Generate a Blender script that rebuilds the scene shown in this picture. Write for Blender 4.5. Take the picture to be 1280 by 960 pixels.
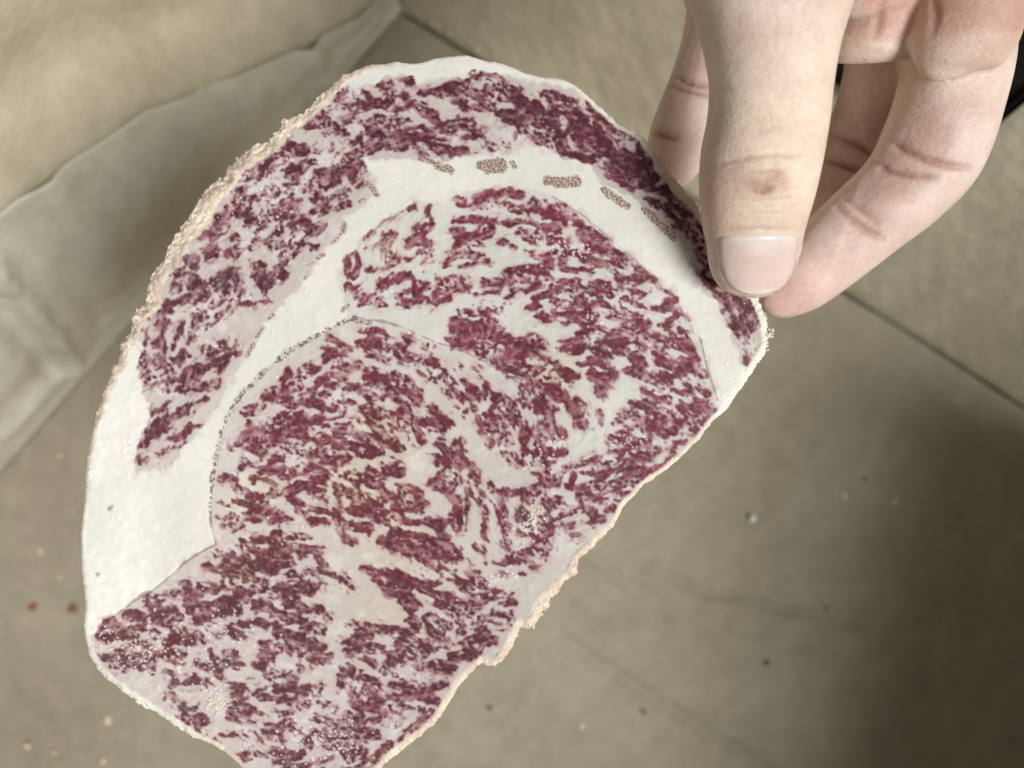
import bpy, bmesh, math, random
import numpy as np
from mathutils import Vector, Matrix

for o in list(bpy.data.objects): bpy.data.objects.remove(o, do_unlink=True)
SC = bpy.context.scene; COL = SC.collection

# ---------------------------------------------------------------- camera, world, light, exposure
CAMZ = .45                                  # the lens is 45 cm above the floor of the box
TANH = .662                                 # half width of the view
K = 2*TANH/1280
cam = bpy.data.objects.new('camera', bpy.data.cameras.new('camera')); COL.objects.link(cam)
cam.location = (0, 0, CAMZ); cam.rotation_euler = (0, 0, 0)
cam.data.sensor_width = 36; cam.data.lens = 18/TANH
cam.data.clip_start = .01; cam.data.clip_end = 50
cam.data.dof.use_dof = True; cam.data.dof.focus_distance = .165; cam.data.dof.aperture_fstop = 11.5
SC.camera = cam
world = bpy.data.worlds.new('World'); SC.world = world; world.use_nodes = True
bg = world.node_tree.nodes['Background']; bg.inputs[0].default_value = (1, .99, .97, 1); bg.inputs[1].default_value = .11
def lamp(name, loc, target, size, power, color=(1, 1, 1)):
    l = bpy.data.lights.new(name, 'AREA'); l.shape = 'RECTANGLE'; l.size, l.size_y = size; l.energy = power; l.color = color
    o = bpy.data.objects.new(name, l); COL.objects.link(o); o.location = loc
    o.rotation_euler = (Vector(target)-Vector(loc)).to_track_quat('-Z', 'Y').to_euler()
    return o
lamp('window_light', (1.349, -.841, 2.434), (0, 0, .25), (1.05, .95), 92.0, (1, .985, .955))
SC.view_settings.view_transform = 'Standard'; SC.view_settings.look = 'None'
SC.view_settings.exposure = 0; SC.view_settings.gamma = 1
SC.cycles.max_bounces = 6; SC.cycles.use_denoising = True

# ---------------------------------------------------------------- helpers
def at(px, py, d):                          # photo point at a distance below the lens -> place
    return Vector(((px-640)*K*d, (480-py)*K*d, CAMZ-d))
def srgb(r, g, b):
    f = lambda c: c/12.92 if c <= .04045 else ((c+.055)/1.055)**2.4
    return (f(r/255), f(g/255), f(b/255), 1)
def tag(o, label=None, cat=None, group=None, kind=None):
    if label: o['label'] = label
    if cat: o['category'] = cat
    if group: o['group'] = group
    if kind: o['kind'] = kind
    return o
def empty(name, loc):
    o = bpy.data.objects.new(name, None); COL.objects.link(o); o.location = loc; o.empty_display_size = .02
    return o
def link(name, me, mat=None, parent=None):
    o = bpy.data.objects.new(name, me); COL.objects.link(o)
    if mat: me.materials.append(mat)
    if parent:
        o.parent = parent; o.matrix_parent_inverse = Matrix.Translation(parent.location).inverted()
    return o
def npmesh(name, V, Q, smooth=True, tris=False):
    me = bpy.data.meshes.new(name); n = 3 if tris else 4
    me.vertices.add(len(V)); me.vertices.foreach_set('co', np.ascontiguousarray(V, np.float32).ravel())
    me.loops.add(len(Q)*n); me.loops.foreach_set('vertex_index', np.ascontiguousarray(Q, np.int32).ravel())
    me.polygons.add(len(Q)); me.polygons.foreach_set('loop_start', np.arange(len(Q), dtype=np.int32)*n)
    me.update(calc_edges=True)
    if smooth: me.polygons.foreach_set('use_smooth', np.ones(len(Q), bool))
    me.validate()
    return me
def lin(c):
    return np.where(c <= .04045, c/12.92, ((c+.055)/1.055)**2.4)
def put_color(me, C):                       # C: n x 3, sRGB 0-1
    a = me.color_attributes.new('col', 'FLOAT_COLOR', 'POINT')
    a.data.foreach_set('color', np.concatenate([lin(C), np.ones((len(C), 1))], 1).astype(np.float32).ravel())
class NT:
    def __init__(s, name):
        s.m = bpy.data.materials.new(name); s.m.use_nodes = True; s.t = s.m.node_tree; s.n = s.t.nodes
        s.b = s.n['Principled BSDF']; s.tc = s.add('ShaderNodeTexCoord')
    def add(s, typ, **kw):
        x = s.n.new(typ)
        for k, v in kw.items(): setattr(x, k, v)
        return x
    def l(s, a, b): s.t.links.new(a, b)
    def noise(s, scale, detail=3, rough=.55, vec=None, st=None):
        x = s.add('ShaderNodeTexNoise'); x.inputs['Scale'].default_value = scale; x.inputs['Detail'].default_value = detail; x.inputs['Roughness'].default_value = rough
        v = vec or s.tc.outputs['Object']
        if st:
            mp = s.add('ShaderNodeMapping'); mp.inputs['Scale'].default_value = st[0]; mp.inputs['Rotation'].default_value = st[1]; s.l(v, mp.inputs[0]); v = mp.outputs[0]
        s.l(v, x.inputs['Vector']); return x
    def ramp(s, src, stops):
        r = s.add('ShaderNodeValToRGB'); e = r.color_ramp.elements
        while len(e) < len(stops): e.new(.5)
        for i, (p, c) in enumerate(stops): e[i].position = p; e[i].color = c if len(c) == 4 else (*c, 1)
        s.l(src, r.inputs[0]); return r
    def mix(s, a, b, f, mode='MIX'):
        x = s.add('ShaderNodeMix', data_type='RGBA', blend_type=mode)
        for sock, v in ((x.inputs[6], a), (x.inputs[7], b), (x.inputs[0], f)):
            if hasattr(v, 'is_linked') or hasattr(v, 'links'): s.l(v, sock)
            else: sock.default_value = v
        return x.outputs[2]
    def bump(s, src, dist, strength=1., prev=None):
        x = s.add('ShaderNodeBump'); x.inputs['Distance'].default_value = dist; x.inputs['Strength'].default_value = strength
        s.l(src, x.inputs['Height'])
        if prev: s.l(prev, x.inputs['Normal'])
        return x.outputs[0]
# ---------------------------------------------------------------- the cardboard box
def card_material(name, c1, c2, flute_angle, plane='xy'):
    n = NT(name); o = n.tc.outputs['Object']
    big = n.noise(9, 4, .6); mid = n.noise(70, 4, .65); fine = n.noise(900, 2, .6)
    col = n.ramp(big.outputs[0], [(.30, c1), (.70, c2)]).outputs[0]
    r2 = n.ramp(mid.outputs[0], [(.35, (.90, .90, .88)), (.65, (1.05, 1.05, 1.05))])
    col = n.mix(col, r2.outputs[0], 1., 'MULTIPLY')
    r3 = n.ramp(fine.outputs[0], [(.3, (.93, .93, .92)), (.7, (1.04, 1.04, 1.04))])
    col = n.mix(col, r3.outputs[0], 1., 'MULTIPLY')
    st = n.noise(22, 5, .7); r4 = n.ramp(st.outputs[0], [(.60, (1, 1, 1)), (.78, (.82, .80, .76))])
    col = n.mix(col, r4.outputs[0], .7, 'MULTIPLY')
    n.l(col, n.b.inputs['Base Color']); n.b.inputs['Roughness'].default_value = .72; n.b.inputs['Specular IOR Level'].default_value = .25
    mp = n.add('ShaderNodeMapping'); mp.inputs['Rotation'].default_value = flute_angle; n.l(o, mp.inputs[0])
    wv = n.add('ShaderNodeTexWave'); wv.inputs['Scale'].default_value = 50; wv.inputs['Distortion'].default_value = .6; wv.inputs['Detail'].default_value = 1; n.l(mp.outputs[0], wv.inputs[0])
    b1 = n.bump(wv.outputs[1], .00007)
    b2 = n.bump(mid.outputs[0], .0012, 1, b1); b3 = n.bump(fine.outputs[0], .00018, 1, b2)
    n.l(b3, n.b.inputs['Normal'])
    return n.m
FD = CAMZ                                   # depth of the floor
C0 = at(500, 15, FD)
U = Vector((.845, -.536, 0)).normalized()   # along the upper right wall
Vd = Vector((-.656, -.755, 0)).normalized() # along the left wall
C1 = C0+U*.505
Rd = Vector((-.23, -.973, 0)).normalized()
C2 = C1+Rd*.78; C3 = C0+Vd*.86
WALLH = .36
LEAN = .45                                  # the upper right wall leans outward
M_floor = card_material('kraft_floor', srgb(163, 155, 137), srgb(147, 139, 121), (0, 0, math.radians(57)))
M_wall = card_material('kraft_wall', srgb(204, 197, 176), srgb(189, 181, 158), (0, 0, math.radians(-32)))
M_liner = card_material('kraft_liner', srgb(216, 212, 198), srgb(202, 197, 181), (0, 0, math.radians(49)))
box = empty('cardboard_box', (0, 0, 0))
tag(box, 'open kraft cardboard box seen from inside with creased floor and bulging left wall', 'box')

prn = np.random.default_rng(21)
def smooth_noise2(n1, n2, c, seed):
    """cheap smooth noise sheet of n1 x n2 points with features about c points wide"""
    r = np.random.default_rng(seed).standard_normal((n1, n2))
    fy = np.fft.fftfreq(n1)[:, None]; fx = np.fft.fftfreq(n2)[None, :]
    a = np.real(np.fft.ifft2(np.fft.fft2(r)*np.exp(-2*math.pi**2*c*c*(fx**2+fy**2))))
    return a/a.std()
def sheet(name, P, thick, mat, parent, down):
    """grid of points P (n1 x n2 x 3) as a board with the given thickness, extruded along down"""
    n1, n2 = P.shape[:2]; V = P.reshape(-1, 3); N = len(V)
    idx = np.arange(N).reshape(n1, n2)
    q = np.stack([idx[:-1, :-1], idx[:-1, 1:], idx[1:, 1:], idx[1:, :-1]], -1).reshape(-1, 4)
    V2 = V+np.array(down)*thick
    ring = np.concatenate([idx[0, :], idx[1:, -1], idx[-1, -2::-1], idx[-2:0:-1, 0]])
    nx = np.roll(ring, -1)
    side = np.stack([ring, ring+N, nx+N, nx], -1)
    me = npmesh(name, np.concatenate([V, V2]), np.concatenate([q, q[:, ::-1]+N, side]))
    o = link(name, me, mat, parent)
    # make the visible side face the inside
    return o
def pdist(X, Y, pts):
    D = np.full(X.shape, 9.)
    for (x1, y1), (x2, y2) in zip(pts, pts[1:]):
        dx, dy = x2-x1, y2-y1
        t = np.clip(((X-x1)*dx+(Y-y1)*dy)/(dx*dx+dy*dy), 0, 1)
        D = np.minimum(D, np.hypot(X-x1-t*dx, Y-y1-t*dy))
    return D
# floor: a board that stops 3 mm short of the walls, dented and creased
def fl(px, py):
    p = at(px, py, FD); return (p.x, p.y)
nu, nv = 330, 400
a = np.linspace(0, 1, nu)[:, None]; b = np.linspace(0, 1, nv)[None, :]
c0, c1, c2, c3 = [np.array(c) for c in (C0, C1, C2, C3)]
P = (c0*((1-a)*(1-b))[..., None]+c1*(a*(1-b))[..., None]+c3*((1-a)*b)[..., None]+c2*(a*b)[..., None])
ins = np.array(Vd*.0006); P = P + ins
X, Y = P[..., 0], P[..., 1]
Z = .0016*smooth_noise2(nu, nv, 22, 1)+.0004*smooth_noise2(nu, nv, 6, 2)
for pts, w, h in [([fl(795,706), fl(822,716), fl(850,728), fl(885,745), fl(905,748), fl(935,748), fl(975,762), fl(1010,768), fl(1050,782), fl(1090,790)], .0022, -.0026),
                  ([fl(640,690), fl(720,740), fl(800,790)], .006, .0020),
                  ([fl(700,795), fl(760,836), fl(830,880), fl(960,962), fl(1000,990)], .0034, -.0030),
                  ([fl(730,690), fl(790,735), fl(850,770)], .0040, .0022),
                  ([fl(940,560), fl(1020,610), fl(1100,650)], .004, -.0006),
                  ([fl(0,760), fl(80,800), fl(200,900)], .006, -.0006)]:
    D = pdist(X, Y, pts); Z = Z+h*np.exp(-(D/w)**2)
# two halves of the bottom meet with a faint step
D = ((X-fl(722,814)[0])*(-U.y)+(Y-fl(722,814)[1])*U.x)
Z = Z+.0012/(1+np.exp(-D/.0012))
P[..., 2] = Z
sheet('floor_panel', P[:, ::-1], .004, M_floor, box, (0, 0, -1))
Pb = P[::32, ::32].copy(); Pb[..., 2] = -.012; cen = Pb.mean((0, 1)); Pb = (Pb-cen)*1.15+cen; Pb[..., 2] = -.030
sheet('bottom_flap', Pb[:, ::-1], .003, M_floor, box, (0, 0, -1))
# left wall: coordinates s along the base and z up
def on_wall(px, py, base, along):
    nrm = Vector((along.y, -along.x, 0)); o = Vector((0, 0, CAMZ)); d = at(px, py, .1)-o
    t = (base-o).dot(nrm)/d.dot(nrm); p = o+d*t
    return ((p-base).dot(along), p.z)
def wall(name, base, along, length, mat, offs, nrm_out, n1=240, n2=120, h=WALLH, z0=0., thick=.004):
    s = np.linspace(-.004, length, n1)[:, None].repeat(n2, 1); z = np.linspace(z0, h, n2)[None, :].repeat(n1, 0)
    o = offs(s, z)
    P = np.array(base)+s[..., None]*np.array(along)+o[..., None]*np.array(nrm_out); P[..., 2] = z
    return sheet(name, P, thick, mat, box, nrm_out)
outL = Vector((Vd.y, -Vd.x, 0))             # away from the inside?
if outL.dot(C1-C0) > 0: outL = -outL
outU = Vector((-U.y, U.x, 0))
if outU.dot(C3-C0) > 0: outU = -outU
lw = lambda px, py: on_wall(px, py, C0, Vd)
crease = [lw(*p) for p in [(455,30),(400,60),(330,90),(270,118),(190,145),(130,190),(60,236),(0,292),(-80,350),(-200,440)]]
cs_ = np.array([c[0] for c in crease]); cz_ = np.array([c[1] for c in crease]); od = np.argsort(cs_); cs_, cz_ = cs_[od], cz_[od]
nz = smooth_noise2(240, 120, 14, 5); nz2 = smooth_noise2(240, 120, 5, 6)
def left_off(s, z):
    zc = np.interp(s, cs_, cz_)
    g = np.clip(np.abs(z-zc)/.03, 0, 1)
    o = .0038+.16*np.clip(z-zc, 0, 1)+ .009*np.exp(-((z-zc-.035)/.022)**2)*np.clip(1-(s-.05)/.22, 0, 1) + .0036*nz*g+.0003*nz2*g
    return o
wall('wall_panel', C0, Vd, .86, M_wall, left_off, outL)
# liner flap in front of the left wall: lower edge tucked to the floor, upper edge along the crease
n1, n2 = 260, 90
s = np.linspace(-.002, .84, n1)[:, None].repeat(n2, 1); t = np.linspace(0, 1, n2)[None, :].repeat(n1, 0)
zc = np.interp(s, cs_, cz_)+.0012*smooth_noise2(n1, 1, 5, 8)
z = .0015+t*zc
o = -.001-.010*np.sin(math.pi*np.clip(t, 0, 1))*np.clip(s/.1, 0, 1)+.004*t + .0022*smooth_noise2(n1, n2, 18, 9)*np.sin(math.pi*t) + .0010*smooth_noise2(n1, n2, 7, 10)*np.sin(math.pi*t)
for pts, w, h in [([lw(-10,335), lw(30,385), lw(62,425), lw(84,458)], .004, -.0075), ([lw(-10,372), lw(30,420), lw(60,455)], .006, .0060),
                  ([lw(60,235), lw(110,285), lw(130,330)], .008, -.0040), ([lw(270,118), lw(285,150), lw(280,190)], .008, .0020), ([lw(390,62), lw(400,90), lw(420,105)], .006, -.0040),
                  ([lw(10,520), lw(80,440)], .010, -.0030), ([lw(0,300), lw(60,330), lw(120,390)], .006, .0030)]:
    o = o+h*np.exp(-(pdist(s, z, pts)/w)**2)
P = np.array(C0)+s[..., None]*np.array(Vd)+o[..., None]*np.array(outL); P[..., 2] = z
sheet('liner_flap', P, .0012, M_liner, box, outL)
nzu = smooth_noise2(240, 120, 16, 12)
def up_off(s, z):
    return .0006+LEAN*np.clip(z, 0, 1)+.0014*nzu*np.clip(z/.02, 0, 1)+.0003*smooth_noise2(240, 120, 4, 13)
wall('wall_panel', C0+outL*.004, U, .535, M_wall, up_off, outU, z0=-.028)
wall('wall_panel', C1, Rd, .79, M_wall, lambda s, z: .002+0*s, Vector((-Rd.y, Rd.x, 0)), 20, 10)  # unseen right wall; its angle, place and height shaped for the floor shadow
bd_ = (C2-C3).normalized(); ob = Vector((bd_.y, -bd_.x, 0))
wall('wall_panel', C3, bd_, (C2-C3).length, M_wall, lambda s, z: .002+0*s, ob, 20, 10)
# torn paper along the corner and the foot of the upper wall
torn = bmesh.new(); rr = random.Random(4)
for (px, py, r) in [(541,33,3.2),(548,36,3),(563,45,3.5),(568,47,2),(596,66,3),(500,4,2.5),(508,20,2)]:
    p = at(px, py, FD)+Vector((0, 0, .004))
    q = bmesh.ops.create_icosphere(torn, subdivisions=2, radius=r*K*FD)['verts']
    for v in q: v.co = p+Vector((v.co.x*rr.uniform(.7, 1.5), v.co.y*rr.uniform(.7, 1.3), v.co.z*.7))
me = bpy.data.meshes.new('torn_paper'); torn.to_mesh(me); torn.free()
tp = link('torn_paper', me, M_wall, box); tp['kind'] = 'stuff'

# ---------------------------------------------------------------- black cloth over the wall behind the hand
n = NT('black_cloth'); wv = n.noise(2600, 2, .6); n.b.inputs['Base Color'].default_value = (.012, .010, .009, 1); n.b.inputs['Roughness'].default_value = .8
n.b.inputs['Specular IOR Level'].default_value = .2
n.l(n.bump(wv.outputs[0], .0004), n.b.inputs['Normal']); M_black = n.m
def uw(px, py):
    b0 = C0+outL*.004; o = Vector((0, 0, CAMZ)); d = at(px, py, .1)-o; nn = outU-Vector((0, 0, LEAN))
    t = (b0-o).dot(nn)/d.dot(nn); p = o+d*t
    return ((p-b0).dot(U), p.z)
cloth = empty('black_cloth', C0+U*.3+Vector((0, 0, WALLH)))
tag(cloth, 'black fabric strip with a folded hem hanging over box wall beyond the fingers', 'fabric strip')
def strip(name, pa, pb, off, thick, parent, z1):
    # hangs straight down the leaning wall from height z1 to the two lower corners
    n1, n2 = 24, 40
    A, B = [np.array(uw(*p)) for p in (pa, pb)]
    D_, C_ = np.array([A[0], z1]), np.array([B[0], z1])
    a = np.linspace(0, 1, n1)[:, None, None]; b = np.linspace(0, 1, n2)[None, :, None]
    Q = A*(1-a)*(1-b)+B*a*(1-b)+C_*a*b+D_*(1-a)*b
    o = -(off+.0010*np.sin(a[..., 0]*9+b[..., 0]*2)+.0006*np.sin(b[..., 0]*14))
    wo = .001+LEAN*Q[..., 1]
    P = np.array(C0+outL*.004)+Q[..., :1]*np.array(U)+(o+wo)[..., None]*np.array(outU); P[..., 2] = Q[..., 1]
    return sheet(name, P, thick, M_black, parent, outU)
strip('cloth_panel', (1036,78), (1190,195), .006, .0015, cloth, WALLH+.005)
strip('hem', (1182,189), (1190,195), .0085, .0012, cloth, WALLH+.005)
A, B = uw(1036, 78), uw(1190, 195)
ww = np.linspace(0, 1, 24); P = np.zeros((24, 16, 3))
for j in range(16):
    f = j/15; oo = -.006+.020*min(f*2, 1); zz = WALLH+.0055-.045*max(0, f*2-1)
    P[:, j] = np.array(C0+outL*.004)+(A[0]+(B[0]-A[0])*ww)[:, None]*np.array(U)+(oo+.001+LEAN*zz)*np.array(outU); P[:, j, 2] = zz
sheet('fold', P, .0015, M_black, cloth, (0, 0, 1))
# ---------------------------------------------------------------- slice outline and seams (face units)
OUT = [(584,70),(599,74),(609,77),(620,78),(637,83),(656,92),(680,97),(700,98),(719,107),(734,120),(756,139),(775,157),(801,169),(816,184),(831,210),(850,232),
 (875,262),(900,295),(925,335),(945,366),(954,390),(959,407),(961,418),(959,431),(952,450),(941,465),(925,487),(909,512),(892,525),(875,547),(852,570),(828,591),(805,607),
 (779,632),(767,660),(739,684),(722,699),(719,716),(700,733),(689,750),(668,784),(651,787),(640,810),(620,832),(602,830),(595,834),(580,851),(561,877),(550,896),(527,919),
 (488,949),(470,966),(430,998),(380,1008),(330,990),(294,950),(270,932),(240,919),(210,900),(180,883),(150,862),(124,840),(111,816),(106,787),(107,750),(103,712),(102,667),
 (106,634),(108,600),(110,570),(116,540),(122,517),(130,487),(145,458),(150,437),(162,412),(171,392),(184,374),(187,347),(209,312),(224,288),(244,268),(252,243),(278,224),(287,206),
 (309,187),(337,172),(358,150),(380,140),(409,112),(427,97),(453,85),(466,81),(479,80),(496,77),(511,80),(521,80),(534,77),(545,73),(560,71)]
# width of the frosted rim along the outline: (x, y, width)
RIM_W = [(584,70,3),(690,97,3),(760,140,5),(850,232,10),(950,385,9),(957,440,9),(905,510,6),(830,590,5),(775,640,6),(735,690,9),(700,735,11),(660,785,12),(625,830,9),(590,835,8),(550,896,8),(488,949,8),
 (380,1005,6),(290,945,5),(210,900,8),(125,840,7),(104,760,4),(103,660,3),(112,560,5),(130,487,8),(150,437,12),(187,347,18),(224,288,21),(252,243,21),(309,187,19),(358,150,13),(409,112,11),(460,82,6),(520,79,3)]
FAT = [(60,790),(60,600),(100,500),(120,440),(160,400),(172,405),(176,430),(173,465),(178,490),(190,505),(186,530),(174,550),(169,575),(172,588),(185,590),(215,583),(230,560),(255,528),(275,505),(290,475),
 (300,455),(318,430),(330,405),(342,392),(362,370),(385,345),(405,318),(425,285),(433,270),(445,262),(470,243),(466,225),(458,208),(456,199),(500,197),(530,196),(552,200),(590,192),(630,192),(655,178),(680,185),
 (710,198),(740,206),(752,230),(780,240),(795,251),(810,270),(832,289),(851,300),(862,319),(871,356),(882,369),(897,375),(905,401),(918,427),(927,450),(937,467),(960,480),(920,540),(897,515),
 (895,503),(893,485),(885,455),(875,430),(868,405),(850,382),(840,365),(800,330),(785,315),(770,310),(760,295),(730,270),(700,252),(675,243),(640,234),(600,236),(570,246),(545,258),(520,252),(490,268),(465,288),
 (450,302),(440,312),(428,325),(424,345),(427,370),(440,390),(445,397),(425,405),(395,420),(360,440),(330,465),(305,490),(290,510),(277,540),(270,570),(265,605),(262,640),(264,660),(270,680),(250,690),(230,703),
 (210,722),(190,738),(165,752),(145,768),(127,775),(122,790),(100,800)]
# fat along the top of the cap
TOPFAT = [(430,80),(520,60),(600,60),(700,80),(735,112),(716,113),(700,108),(672,104),(640,96),(610,92),(575,96),(545,100),(520,102),(500,94),(470,104),(440,108)]
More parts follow.
